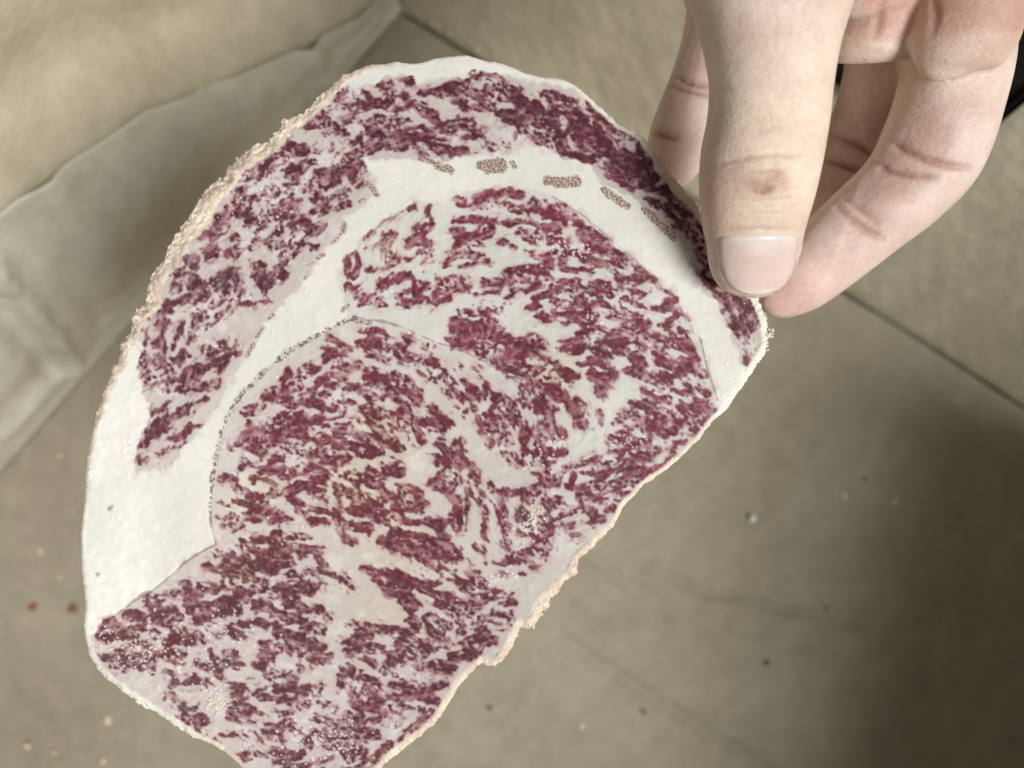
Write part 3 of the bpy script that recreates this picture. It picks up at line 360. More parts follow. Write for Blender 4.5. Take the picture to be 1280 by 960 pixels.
def parse(chart):
    out = []
    for (ox, oy), txt in chart.items():
        for st in txt.split(';'):
            t = st.split(); f = t[0]; k = ''
            if f[-1].isalpha(): k = f[-1]; f = f[:-1]
            c = [float(v)/5.3333 for v in t[1:]]
            pts = [(ox+c[i], oy+c[i+1]) for i in range(0, len(c)-1, 2)]
            out.append((float(f)/5.3333/2, k, pts))
    return out

GRAIN = [(250,300,-50),(200,430,-65),(190,540,-55),(330,220,-45),(300,380,-60),(430,130,-25),(420,220,-40),(520,150,-5),(600,110,20),(680,140,35),(740,180,45),(800,240,50),(900,370,70),
 (600,250,0),(640,330,-10),(720,330,10),(800,380,15),(480,280,-60),(440,350,-70),(560,380,-25),(620,400,-20),(700,440,10),(780,440,30),(850,480,50),(800,540,30),(740,590,-30),(780,600,-30),(680,540,80),
 (330,500,-40),(380,470,-35),(440,430,15),(520,450,30),(570,500,50),(600,560,60),(620,620,65),(560,620,65),(500,520,40),(450,560,25),(400,600,20),(480,630,35),(430,520,10),(350,540,-25),(330,600,10),(420,650,30),(320,660,10),(300,640,5),(520,690,25),
 (550,780,10),(600,790,0),(480,740,30),(500,820,15),(380,790,25),(300,700,25),(200,770,-20),(250,830,10),(300,900,25),(400,880,15),(450,860,50),(520,900,-30),(440,930,-40)]

def make_field():
    F = {}
    warp1, warp2 = gnoise(7), gnoise(7)
    n2, n4, n9, n25 = gnoise(1.3), gnoise(3.2), gnoise(8), gnoise(28)
    n1 = gnoise(.75)
    # ---- outline: signed distance, positive inside
    ins = in_poly(OUT)
    dl = line_dist(OUT, True, 46.)
    sd = np.where(ins, dl, -dl)
    wx = np.array([p[0] for p in RIM_W]); wy = np.array([p[1] for p in RIM_W]); ww = np.array([p[2] for p in RIM_W])
    rimw = np.zeros((NY, NX)); wt = np.zeros((NY, NX))
    for x, y, w in RIM_W:
        q = 1/((PX-x)**2+(PY-y)**2+60)**2
        rimw += q*w; wt += q
    rimw /= wt
    rag = np.clip((rimw-3.5)/10, 0, 1)*.8+.12
    sd = sd + rag*(1.2*n4+.9*n2+.5*n1) + 1.2*n9*rag
    F['sd'] = sd
    rim = sstep(2.5, -2.5, sd-rimw-1.6*n4*np.clip(rimw/12, .1, 1))
    # ---- lean flecks
    S = np.full((NY, NX), -14.)
    kind = np.zeros((3, NY, NX))
    c2 = np.zeros((NY, NX)); s2 = np.zeros((NY, NX)); cw = np.full((NY, NX), 1e-6)
    jr = np.random.default_rng(3)
    for hw, k, pts in parse(CHART):
        R = hw+14
        for a in range(len(pts)-1):
            (x1, y1), (x2, y2) = pts[a], pts[a+1]
            i0 = max(0, int((min(x1, x2)-R-X0)/STEP)); i1 = min(NX, int((max(x1, x2)+R-X0)/STEP)+2)
            j0 = max(0, int((min(y1, y2)-R-Y0)/STEP)); j1 = min(NY, int((max(y1, y2)+R-Y0)/STEP)+2)
            if i1 <= i0 or j1 <= j0: continue
            s = np.s_[j0:j1, i0:i1]
            d, t = seg_dist(PX[s]+1.6*warp1[s], PY[s]+1.6*warp2[s], x1, y1, x2, y2)
            v = hw-d
            if k == 'k': v = v*.55-1.0
            S[s] = np.maximum(S[s], v)
            w = np.clip(1+v/8, 0, 1)
            L = math.hypot(x2-x1, y2-y1); an = math.atan2(y2-y1, x2-x1)
            g = w*min(1, L/(2*hw+1))
            c2[s] += g*math.cos(2*an); s2[s] += g*math.sin(2*an); cw[s] += w
            for n, ch in enumerate('bmk'):
                if k == ch: kind[n][s] = np.maximum(kind[n][s], np.clip(.5+v/6, 0, 1))
    gx = np.zeros((NY, NX)); gy = np.zeros((NY, NX))
    for x, y, an in GRAIN:
        q = 1/((PX-x)**2+(PY-y)**2+250)**1.6
        gx += q*math.cos(math.radians(2*an)); gy += q*math.sin(math.radians(2*an))
    m = np.hypot(gx, gy)+1e-12; gx /= m; gy /= m
    c2 = blur(c2/cw, 6)*.7+gx*1.0; s2 = blur(s2/cw, 6)*.7+gy*1.0
    th = .5*np.arctan2(s2, c2) + .22*n9 + .16*n4
    # ---- fibre noise drawn out along the grain
    def lic(src, n, st):
        ux, uy = np.cos(th), np.sin(th)
        acc = src.copy()
        for sg in (1, -1):
            fx = np.arange(NX)[None, :].repeat(NY, 0).astype(np.float32); fy = np.arange(NY)[:, None].repeat(NX, 1).astype(np.float32)
            vx = (sg*ux).astype(np.float32); vy = (sg*uy).astype(np.float32)
            lx, ly = vx, vy
            for _ in range(n):
                fx = fx+lx*st; fy = fy+ly*st
                ix = np.clip(np.rint(fx).astype(np.int32), 0, NX-1); iy = np.clip(np.rint(fy).astype(np.int32), 0, NY-1)
                ax, ay = ux[iy, ix].astype(np.float32), uy[iy, ix].astype(np.float32)
                sg2 = np.sign(ax*lx+ay*ly); sg2[sg2 == 0] = 1
                lx, ly = ax*sg2, ay*sg2
                acc += src[iy, ix]
        return norm(acc)
    f1 = lic(gnoise(1.0), 6, 1.0)
    f2 = lic(gnoise(1.9), 7, 1.6)
    f3 = lic(gnoise(3.4), 5, 2.2)
    F['th'] = th
    # ---- where the fat band lies
    bandin = in_poly(FAT); bd = line_dist(FAT, True, 30.)
    band = np.where(bandin, bd, -bd)+1.5*n4+.6*n2
    topin = in_poly(TOPFAT); td = line_dist(TOPFAT, True, 30.)
    top = np.where(topin, td, -td)+1.5*n4
    fat = np.maximum(sstep(-2, 2.5, band), sstep(-3, 4, top))
    fat = np.maximum(fat, 0)
    # ---- fibre bundles: jittered cells stretched along the grain, thin fat between them
    def bundles(cs, ratio, seed):
        q = np.random.default_rng(seed)
        jx = q.random((400, 400)); jy = q.random((400, 400)); jv = q.random((400, 400))
        wx = PX+1.3*warp1+.9*n4+.5*n2; wy = PY+1.3*warp2-.9*f2*.6+.5*n1
        ci = np.floor(wx/cs).astype(int); cj = np.floor(wy/cs).astype(int)
        ct, st = np.cos(th), np.sin(th)
        d1 = np.full((NY, NX), 99.); d2 = d1.copy(); val = np.zeros((NY, NX))
        for oy in (-2, -1, 0, 1, 2):
            for ox in (-2, -1, 0, 1, 2):
                a = ci+ox; b = cj+oy
                dx = wx-(a+jx[b % 400, a % 400])*cs; dy = wy-(b+jy[b % 400, a % 400])*cs
                d = np.hypot((dx*ct+dy*st)/ratio, (-dx*st+dy*ct))
                nr = d < d1
                d2 = np.where(nr, d1, np.minimum(d2, d)); val = np.where(nr, jv[b % 400, a % 400], val); d1 = np.minimum(d1, d)
        return d2-d1, val
    e1, r1 = bundles(4.9, 2.9, 11)
    e2, r2 = bundles(4.0, 2.8, 12)
    cap = sstep(20, -20, (PX-440)*.0 + (PY-np.interp(PX, [90, 200, 330, 450, 560, 700, 850, 960], [640, 560, 420, 255, 215, 225, 320, 480])))
    upper = sstep(15, -15, PY-np.interp(PX, [400, 445, 545, 650, 700, 800, 900], [390, 397, 428, 490, 600, 640, 640]))*(1-cap)
    lower = sstep(-30, 30, PY-np.interp(PX, [100, 250, 400, 560, 700], [700, 680, 700, 740, 760]))
    # ---- lean amount
    v = S + .8*f3 + 1.0*f2 + .7*f1 + .3*n2 + (r1-.5)*4.2 + 1.2 + .4*cap + .3*lower
    lean = sstep(-1.3, 1.5, v)
    vein = sstep(1.35, .15, e1+.35*n2+.15*f1)*(.45+.55*sstep(-.4, .9, .5*n9+.5*f3+.3*n4))
    deep = sstep(4, 10, S)*.2
    palecell = (r2 < .14)*sstep(.0, .8, e2)*.5 + (r1 < .12)*sstep(.1, 1.2, e1)*.7
    streak = sstep(.7, 1.7, f1*.75+f2*.55)*.6
    pale = np.clip(np.maximum(np.maximum(vein*.9, streak), palecell)*(1-deep), 0, .95)
    lean = lean*(1-pale)
    e3, r3 = bundles(4.4, 2.4, 13)
    near_ = sstep(-13, -4, S)*sstep(1.0, -3.0, np.maximum(band, top))
    wanted = .17+.28*cap+.24*lower+.10*n9
    fine = (r3 < wanted)*sstep(.25, 1.2, e3+.25*n2)*near_*np.clip(.55+.25*n4+.2*f1, 0, .9)
    fonly = np.clip(fine*.8-lean, 0, 1)
    lean = np.maximum(lean, fine*.8)
    rimdark = sstep(2.6, .5, v)*.35 + sstep(2.0, .6, e1)*.18
    halo = sstep(-9, 1, S+1.2*f3)
    bandlean = sstep(3.5, -1.5, band)
    lean *= np.maximum(bandlean, .0)
    lean *= 1-rim
    lean = sstep(.02, .86, blur(lean, .95))
    # ---- colours (sRGB 0-255)
    def C(*c): return np.array(c, float)[:, None, None]
    def mix(a, b, t): return a*(1-t)+b*t
    base = mix(C(197, 190, 183), C(202, 201, 193), upper)
    base = mix(base, C(190, 181, 175), cap); base = mix(base, C(193, 184, 178), lower)
    base = mix(base, C(194, 164, 162), np.clip(halo*(.56+.20*f1+.18*f2+.12*n4), 0, .9))
    base = mix(base, C(215, 212, 208), np.clip(.25*n9+.2*n4, 0, .6))
    red = mix(C(103, 39, 52), C(111, 43, 58), upper); red = mix(red, C(79, 32, 46), cap); red = mix(red, C(88, 38, 50), lower)
    red = mix(red, C(76, 36, 46), np.clip(.08+rimdark+.24*n4+.34*f1+.15*n2, 0, .85))
    red = mix(red, C(148, 84, 98), np.clip(-.04+.28*f2-.18*n2+.40*(r2-.6), 0, .7))
    kb, km, kk = [blur(k, 2.2) for k in kind]
    red = mix(red, C(98, 52, 42), np.clip(kb*(.45+.22*n9), 0, .7))
    red = mix(red, C(92, 68, 72), np.clip(km*(.5+.3*n4), 0, .8))
    red = mix(red, C(150, 100, 110), kk*.5)
    red = mix(red, C(150, 106, 112), np.clip(fonly*1.1, 0, .75))
    base = mix(base, C(212, 200, 172), np.clip(kb*(.22+.15*n9), 0, .45))
    col = mix(base, red, lean)
    # fat band
    fcol = mix(C(215, 215, 206), C(223, 222, 213), np.clip(.5+.4*n25, 0, 1))
    fcol = mix(fcol, C(208, 201, 196), np.clip(.10*n9+.10*n4-.04, 0, .3))
    fcol = mix(fcol, C(208, 186, 182), np.clip(sstep(6, -2, band+2*n4)*sstep(-4, 1, band)*(.35+.2*n9), 0, .6))
    col = mix(col, fcol, fat*(1-lean))
    # thin edge of fat round the lower left
    # rim
    rc = mix(C(220, 205, 186), C(210, 188, 172), np.clip(.4+.5*n9, 0, 1)); rc = mix(rc, C(230, 218, 198), np.clip(.1+.4*n2+.25*n4, 0, 1))
    white = np.clip(sstep(500, 640, PY)*sstep(330, 200, PX) + sstep(430, 520, PX)*sstep(250, 120, PY) + sstep(820, 930, PX), 0, 1)
    rc = mix(rc, C(226, 224, 214), white)
    col = mix(col, rc, rim)
    # ---- honeycomb tissue
    G = np.full((NY, NX), -9.)
    for hw, k, pts in parse(GLANDS):
        G = np.maximum(G, hw*(1+.16*n9+.12*n4)-line_dist(pts, False, hw+10))
    # cells
    cs = 4.4
    jx = jr.random((260, 260)); jy = jr.random((260, 260))
    ci = np.floor(PX/cs).astype(int); cj = np.floor(PY/cs).astype(int)
    a1 = np.full((NY, NX), 99.); a2 = a1.copy()
    msk = G > -3
    pxm, pym, cim, cjm = PX[msk], PY[msk], ci[msk], cj[msk]
    d1 = np.full(pxm.shape, 99.); d2 = d1.copy()
    for oy in (-1, 0, 1):
        for ox in (-1, 0, 1):
            a = cim+ox; b = cjm+oy
            d = np.hypot(pxm-(a+jx[b % 260, a % 260])*cs, pym-(b+jy[b % 260, a % 260])*cs)
            d2 = np.where(d < d1, d1, np.minimum(d2, d)); d1 = np.minimum(d1, d)
    cell = np.zeros((NY, NX)); cell[msk] = d2-d1
    gm = sstep(-1.2, .8, G+.5*n2)
    gc = mix(C(196, 184, 172), C(120, 86, 80), sstep(.3, 1.2, cell+.25*n1))
    col = mix(col, gc, gm*.85)
    F['gland'] = G
    # dotted seam and thin connective lines
    sdist = line_dist(SEAM_DOT, False, 12.)
    dots = sstep(3.6, 1.8, sdist+.9*n4)*sstep(.0, .7, n1*.8+.4*n2+.25)
    col = mix(col, C(96, 84, 78), dots*.8)
    for q, pts in enumerate(SEAMS):
        ld = line_dist(pts, False, 9.)
        col = mix(col, C(126, 98, 98), sstep(1.5, .4, ld+.55*n4)*(.5 if q != 3 else .35))
    # yellowish smear over the eye
    ye = np.exp(-(((PX-480)/70)**2+((PY-640)/80)**2))*.22 + np.exp(-(((PX-705)/30)**2+((PY-470)/40)**2))*.2 + np.exp(-(((PX-480)/45)**2+((PY-760)/40)**2))*.3
    col = mix(col, col*C(1.0, .96, .80), np.clip(ye*(1+.5*n9), 0, .6))
    # frost: tiny glints painted as pale specks, plus cream crumbs
    fr = np.zeros((NY, NX)); cr = np.zeros((NY, NX))
    def dab(x, y, r, A):
        i0 = max(0, int((x-r*2-X0)/STEP)); i1 = min(NX, int((x+r*2-X0)/STEP)+2)
        j0 = max(0, int((y-r*2-Y0)/STEP)); j1 = min(NY, int((y+r*2-Y0)/STEP)+2)
        if i1 <= i0 or j1 <= j0: return
        s = np.s_[j0:j1, i0:i1]
        A[s] = np.maximum(A[s], sstep(1.25, .55, np.hypot(PX[s]-x, PY[s]-y)/r+.22*n1[s]))
    for _ in range(480):
        x = jr.uniform(110, 940); y = jr.uniform(90, 960)
        dab(x, y, jr.choice([.9, 1.1, 1.4, 1.9], p=[.4, .35, .2, .05]), fr)
    for x, y, n, sp, A in [(165,815,70,20,cr),(180,805,60,16,fr),(270,880,60,10,cr),(667,645,46,8,cr),(664,660,40,9,fr),(700,553,14,3,cr),(660,655,10,6,cr),(650,685,8,3,cr),(700,305,34,10,fr),(725,312,20,8,fr),
                           (618,724,20,6,fr),(410,920,60,18,fr),(130,800,30,12,fr),(193,761,3,1.2,cr),(228,780,6,2.2,cr),(135,788,3,1.4,cr),(162,760,2,1,cr),(790,555,20,8,fr),(675,570,24,12,fr),(640,720,12,8,fr),(740,395,12,8,fr),(300,800,40,26,fr),(240,830,60,30,fr),(160,560,10,5,fr),(300,245,14,30,fr),(340,300,26,40,fr),(400,940,60,40,fr)]:
        for _ in range(n):
            dab(x+jr.normal()*sp, y+jr.normal()*sp*.8, jr.uniform(.8, 1.9), A)
    grains = cr
    col = mix(col, C(232, 222, 222), fr*.8)
    col = mix(col, C(226, 214, 192), cr*.9)
    for x, y, r in [(122, 718, 2.2), (137, 636, 2.6), (140, 633, 1.6)]:
        col = mix(col, C(92, 92, 98), np.exp(-((PX-x)**2+(PY-y)**2)/r**2)*.7)
    col = col*(1+(.003+.022*lean)*n1+.005*n2)
    F['col'] = np.clip(col, 0, 255)/255
    # ---- relief in metres towards the viewer
    mm = 1e-3
    h = .014*mm*n4 + .02*mm*f2*(1-fat) - .05*mm*lean + .25*mm*cr + .12*mm*fr
    h += .12*mm*n25 + .012*mm*n9 + .001*mm*n2
    h -= .14*mm*sstep(2.2, .6, np.minimum(line_dist(SEAMS[2], False, 9.), 9.))
    r = np.clip(1-sd/np.maximum(rimw, 2.5), 0, 1)
    h -= (.15+.07*rimw)*mm*r**2.2*.9
    h += rim*(.055*mm*n4+.03*mm*n2+.008*mm*n1+.16*mm*n9)*np.clip(rimw/12, .15, 1)
    F['h'] = h
    # ---- part index per point: 0 fat band, 1 cap, 2 upper eye, 3 eye, 4 lower, 5 rim
    reg = np.where(PY-np.interp(PX, [400, 445, 545, 650, 700, 800, 900], [390, 397, 428, 490, 600, 640, 640]) < 0, 2, 3)
    low = np.interp(PX, [100, 250, 300, 400, 470, 560, 640, 760], [640, 660, 672, 690, 692, 722, 730, 700])
    reg = np.where((reg == 3) & (PY > low), 4, reg)
    capm = PY < np.interp(PX, [90, 170, 200, 260, 330, 405, 440, 470, 560, 700, 760, 850, 905, 940], [470, 590, 590, 535, 430, 335, 285, 230, 215, 225, 260, 330, 420, 500])
    reg = np.where(capm, 1, reg)
    reg = np.where(fat > .5, 0, reg)
    reg = np.where((gm > .5), 6, reg)
    reg = np.where(rim > .5, 5, reg)
    F['reg'] = reg; F['rim'] = rim; F['fat'] = fat; F['lean'] = lean
    return F
# ---------------------------------------------------------------- the slice of beef
F = make_field()
def depth(px, py):
    d = .1680-.0010*(px-640)/400
    d = d-.0150*np.clip((640-px)/530, 0, 2)**2
    d = d+.0016*np.sin((py-200)/230)
    return d
def meat_material(name, rough, spec, glint, sss=0.):
    n = NT(name)
    a = n.add('ShaderNodeAttribute', attribute_name='col')
    g = n.noise(1800, 3, .6); col = n.mix(a.outputs[0], n.ramp(g.outputs[0], [(.3, (.98, .98, .98)), (.7, (1.02, 1.02, 1.02))]).outputs[0], 1., 'MULTIPLY')
    n.l(col, n.b.inputs['Base Color'])
    rn = n.noise(500, 3, .6); rr = n.ramp(rn.outputs[0], [(.3, (rough-.1,)*3), (.7, (rough+.14,)*3)]); n.l(rr.outputs[0], n.b.inputs['Roughness'])
    n.b.inputs['Specular IOR Level'].default_value = spec
    f = n.noise(3800, 2, .6); m2 = n.noise(900, 3, .6)
    n.l(n.bump(f.outputs[0], .00007*glint, 1, n.bump(m2.outputs[0], .00009*glint)), n.b.inputs['Normal'])
    n.b.inputs['Subsurface Weight'].default_value = sss; n.b.inputs['Subsurface Scale'].default_value = .0015; n.b.inputs['Subsurface Radius'].default_value = (1, .8, .7)
    return n.m
M_meat = meat_material('marbled_meat', .50, .24, .8)
M_fat = meat_material('meat_fat', .40, .34, .12, .15)
M_frost = meat_material('frosted_edge', .62, .3, 1.6)
SD = F['sd']
gy_, gx_ = np.gradient(blur(SD, 1.2), STEP)
inside = SD > 0
cell = inside[:-1, :-1] | inside[1:, :-1] | inside[:-1, 1:] | inside[1:, 1:]
used = np.zeros((NY, NX), bool)
used[:-1, :-1] |= cell; used[1:, :-1] |= cell; used[:-1, 1:] |= cell; used[1:, 1:] |= cell
qx, qy = PX.copy(), PY.copy()
outm = used & ~inside
g2 = np.maximum(np.hypot(gx_, gy_), .3)
mv = np.clip(-SD/g2, 0, 1.5)
qx[outm] += (mv*gx_/g2)[outm]; qy[outm] += (mv*gy_/g2)[outm]
dd = depth(qx, qy)-F['h']
VX = (qx-640)*K*dd; VY = (480-qy)*K*dd; VZ = CAMZ-dd
ALL = np.stack([VX, VY, VZ], -1).reshape(-1, 3)
# normals from the relief
tu = np.stack([np.gradient(VX, axis=1), np.gradient(VY, axis=1), np.gradient(VZ, axis=1)], -1)
tv = np.stack([np.gradient(VX, axis=0), np.gradient(VY, axis=0), np.gradient(VZ, axis=0)], -1)
NRM = np.cross(tv, tu); NRM /= np.linalg.norm(NRM, axis=-1, keepdims=True)+1e-12
NRM = np.where(NRM[..., 2:3] < 0, -NRM, NRM).reshape(-1, 3)
COLS = np.moveaxis(F['col'], 0, 2).reshape(-1, 3)
REG = F['reg'][:-1, :-1]
IDX = np.arange(NY*NX).reshape(NY, NX)
steak = empty('beef_slice', at(540, 520, .172))
tag(steak, 'frozen slice of marbled raw beef with a white fat band, pinched at one corner', 'beef slice')
NAMES = {0: ('fat_band', M_fat), 1: ('cap_muscle', M_meat), 2: ('outer_eye_muscle', M_meat), 3: ('eye_muscle', M_meat), 4: ('lower_muscle', M_meat), 5: ('frosted_edge', M_frost), 6: ('honeycomb_tissue', M_meat)}
for r, (nm, mat) in NAMES.items():
    j, i = np.nonzero(cell & (REG == r))
    q = np.stack([IDX[j, i], IDX[j+1, i], IDX[j+1, i+1], IDX[j, i+1]], -1)
    uq, inv = np.unique(q, return_inverse=True)
    me = npmesh(nm, ALL[uq], inv.reshape(q.shape))
    put_color(me, COLS[uq])
    me.normals_split_custom_set_from_vertices(NRM[uq].astype(np.float32))
    link(nm, me, mat, steak)
# sides and back: the edge loop dropped 9 mm and closed
j, i = np.nonzero(cell)
E = np.concatenate([np.stack([IDX[j, i], IDX[j+1, i]], 1), np.stack([IDX[j+1, i], IDX[j+1, i+1]], 1), np.stack([IDX[j+1, i+1], IDX[j, i+1]], 1), np.stack([IDX[j, i+1], IDX[j, i]], 1)])
key = np.sort(E, 1); kk = key[:, 0].astype(np.int64)*(NX*NY)+key[:, 1]
_, first, cnt = np.unique(kk, return_index=True, return_counts=True)
B = E[first[cnt == 1]]
bv, inv = np.unique(B, return_inverse=True); inv = inv.reshape(B.shape); nb = len(bv)
top = ALL[bv]; cen = np.array(at(540, 520, .17))
rngs = np.random.default_rng(5)
mid = top.copy(); mid[:, :2] = cen[:2]+(top[:, :2]-cen[:2])*.998; mid[:, 2] -= .0035
bot = top.copy(); bot[:, :2] = cen[:2]+(top[:, :2]-cen[:2])*.985; bot[:, 2] -= .009
ctr = bot.mean(0)
V = np.concatenate([top, mid, bot, ctr[None]])
q = np.concatenate([np.stack([inv[:, 1], inv[:, 0], inv[:, 0]+nb, inv[:, 1]+nb], 1), np.stack([inv[:, 1]+nb, inv[:, 0]+nb, inv[:, 0]+2*nb, inv[:, 1]+2*nb], 1)])
me = npmesh('side_and_back', V, q)
put_color(me, np.concatenate([COLS[bv]*.98]*3+[np.array([[.8, .72, .66]])]))
link('cut_side', me, M_frost, steak)
# back face: fan from the centre
V2 = np.concatenate([bot, ctr[None]])
t3 = np.stack([inv[:, 0], np.full(len(inv), nb), inv[:, 1]], 1)
me = npmesh('back_face', V2, t3, True, True); put_color(me, np.tile(np.array([[.74, .62, .60]]), (nb+1, 1)))
link('back_face', me, M_meat, steak)
# ragged frost crystals standing out from the rim
tmpl = bmesh.new(); bmesh.ops.create_icosphere(tmpl, subdivisions=1, radius=1); tv_ = np.array([v.co[:] for v in tmpl.verts]); tf_ = np.array([[v.index for v in f.verts] for f in tmpl.faces]); tmpl.free()
VV, FF, CC = [], [], []
def crystal(p, r, col, st=1.0):
    k = len(VV)*len(tv_)
    R = Matrix.Rotation(rngs.uniform(0, 6.28), 3, 'Z') @ Matrix.Rotation(rngs.uniform(0, 3.1), 3, 'X')
    v = tv_*rngs.uniform(.35, 1.5, (len(tv_), 1))*r*np.array([1, rngs.uniform(.5, 1), st])
    VV.append(v @ np.array(R).T+np.array(p)); FF.append(tf_+k); CC.append(np.tile(col, (len(tv_), 1)))
per = np.array(OUT+[OUT[0]], float); seg = np.hypot(*np.diff(per, axis=0).T); cum = np.concatenate([[0], np.cumsum(seg)])
wpt = np.array(RIM_W, float)
for _ in range(60):
    t_ = rngs.uniform(0, cum[-1]); x = np.interp(t_, cum, per[:, 0]); y = np.interp(t_, cum, per[:, 1])
    w = wpt[np.argmin((wpt[:, 0]-x)**2+(wpt[:, 1]-y)**2), 2]
    if w < 4.5 and rngs.random() < .85: continue
    if x < 130 and y > 600 and rngs.random() < .9: continue
    cx, cy = 520-x, 520-y; L = math.hypot(cx, cy)
    u = rngs.beta(1.2, 2.0)*w*.9-.8
    x2, y2 = x+cx/L*u, y+cy/L*u
    white = (y > 520 and x < 300) or x > 820 or (x > 430 and y < 200)
    c = np.array([226, 222, 210] if white else [226, 208, 184])/255+rngs.normal(0, .025)
    p = at(x2, y2, float(depth(x2, y2))+.0003+.00010*max(0, w-u)-rngs.uniform(0, .0006)); 
    crystal(p, rngs.choice([.00012, .0002, .0003], p=[.5, .35, .15]), c, rngs.uniform(.5, 1.6))
for x, y, n_, sp in [(961,418,24,3),(955,398,18,3),(957,434,18,3),(612,835,16,4),(668,786,10,4),(250,268,20,6),(285,206,16,5),(307,190,12,5),(360,150,12,4),(222,290,14,4)]:
    for _ in range(n_ if x > 900 else 0):
        X_, Y_ = x+rngs.normal()*sp*.8, y+rngs.normal()*sp
        crystal(at(X_, Y_, float(depth(X_, Y_))+.0004), rngs.uniform(.00014, .0004), np.array([230, 222, 204])/255)
me = npmesh('frost_crystals', np.concatenate(VV), np.concatenate(FF), False, True); put_color(me, np.clip(np.concatenate(CC), 0, 1))
fc = link('frost_crystals', me, M_frost, steak); fc['kind'] = 'stuff'
# ---------------------------------------------------------------- the hand
def catmull(P, n):
    P = np.array(P, float); Q = np.vstack([2*P[0]-P[1], P, 2*P[-1]-P[-2]]); out = []
    for i in range(1, len(Q)-2):
        for t in np.linspace(0, 1, n, endpoint=False):
            a, b, c, d = Q[i-1], Q[i], Q[i+1], Q[i+2]
            out.append(.5*((2*b)+(c-a)*t+(2*a-5*b+4*c-d)*t*t+(3*b-a-3*c+d)*t**3))
    out.append(Q[-2]); return np.array(out)
def loft(bm, rings, n=8, seg=40, ex=2.2, view_side=True):
    """rings: (px, py, depth, half width in photo units at that depth, half thickness in metres)"""
    R = catmull(rings, n); ctr = [at(r[0], r[1], r[2]) for r in R]
    rows = []
    for k, r in enumerate(R):
        tg = (ctr[min(k+1, len(R)-1)]-ctr[max(k-1, 0)]).normalized()
        side = tg.cross(Vector((0, 0, 1))).normalized(); nr = side.cross(tg).normalized()
        a = max(r[3], .5)*K*r[2]; b = max(r[4], .0003)
        row = []
        for q in range(seg):
            f = 2*math.pi*q/seg; c, s = math.cos(f), math.sin(f)
            row.append(bm.verts.new(ctr[k]+side*(a*math.copysign(abs(c)**(2/ex), c))+nr*(b*math.copysign(abs(s)**(2/ex), s))))
        rows.append(row)
    for A, B in zip(rows, rows[1:]):
        for q in range(seg): bm.faces.new((A[q], A[(q+1) % seg], B[(q+1) % seg], B[q]))
    bm.faces.new(rows[0][::-1]); bm.faces.new(rows[-1])
mm = .001
TH = [(1130,-330,.170,175,13*mm),(1060,-200,.158,170,14*mm),(1000,-110,.149,150,13.5*mm),(966,-40,.1455,116,12.5*mm),(965,0,.1455,100,12*mm),(964,50,.1465,84,11*mm),(963,100,.148,74.5,10.2*mm),(959,150,.150,73,9.8*mm),
      (951,195,.1515,73.5,9.8*mm),(946,235,.1530,70.5,9.2*mm),(943,270,.1560,65,8.3*mm),(942.5,300,.1585,58.5,7.4*mm),(942,325,.1604,55,6.6*mm),(943.5,345,.1618,47.5,5.6*mm),(945,358,.1626,36,4.4*mm),(946,367,.1630,22,2.8*mm),(946,372,.1632,8,1.2*mm)]
IX = [(1180,-160,.176,80,12*mm),(1198,-30,.176,72,11.5*mm),(1198,60,.1755,65,11*mm),(1186,125,.1765,63,10*mm),(1163,190,.179,63.5,9.8*mm),(1130,235,.181,57,9*mm),(1093,268,.1825,53,8.6*mm),(1056,300,.184,50.5,8.2*mm),(1022,330,.185,47,7.6*mm),(996,353,.1842,42,6.6*mm),(976,371,.1842,32,5.0*mm),(963,383,.184,20,3.2*mm),(957,389,.184,8,1.4*mm)]
MD = [(1120,-160,.180,72,11.5*mm),(1108,-20,.182,62,11*mm),(1112,60,.189,52,9.8*mm),(1101,120,.196,50,9.2*mm),(1080,180,.202,50,9*mm),(1055,240,.2025,47,8.6*mm),(1020,300,.198,45,8.2*mm),(985,345,.192,40,7*mm),(965,370,.188,28,4.6*mm),(955,382,.187,12,2*mm)]
RG = [(1030,-160,.186,68,11*mm),(1000,-20,.190,58,10.5*mm),(985,60,.195,52,9.4*mm),(968,130,.199,48,8.8*mm),(950,190,.199,46,8.4*mm),(930,240,.196,43,8*mm),(912,280,.192,40,7*mm),(900,305,.189,28,4.6*mm),(895,316,.188,12,2*mm)]
LT = [(960,-170,.188,60,10*mm),(925,-60,.189,52,9.5*mm),(908,0,.190,47,8.6*mm),(898,50,.191,45,8.2*mm),(886,95,.192,45.5,8*mm),(868,135,.1915,43,7.6*mm),(853,170,.190,41,7.2*mm),(843,200,.1885,36,6.2*mm),(838,222,.188,26,4.4*mm),(835,234,.188,12,2*mm)]
PALM = [(1300,-760,.150,190,21*mm),(1230,-560,.160,205,20*mm),(1160,-430,.170,220,18*mm),(1120,-300,.176,232,16*mm),(1095,-170,.179,225,14*mm),(1085,-60,.181,195,12.5*mm),(1090,0,.182,165,9*mm),(1095,30,.183,140,5*mm)]
PAD1 = [(1230,-190,.164,70,10*mm),(1215,-60,.1640,72,11*mm),(1210,10,.1645,70,10.5*mm),(1200,55,.1655,64,9*mm),(1192,82,.167,48,5*mm),(1190,92,.168,24,2*mm)]
PAD2 = [(1110,-190,.172,66,10*mm),(1104,-60,.171,62,10.5*mm),(1100,10,.172,60,10*mm),(1092,52,.174,56,8*mm),(1088,76,.176,46,4*mm)]
WEB = [(1010,-150,.158,120,12*mm),(1080,-90,.164,110,10*mm),(1150,-60,.168,90,9*mm),(1200,-50,.170,60,8*mm)]
ARM = [(1290,-740,.150,195,21*mm),(1420,-1000,.135,225,25*mm),(1560,-1300,.120,270,28*mm),(1640,-1500,.115,280,28*mm)]
hb = bmesh.new()
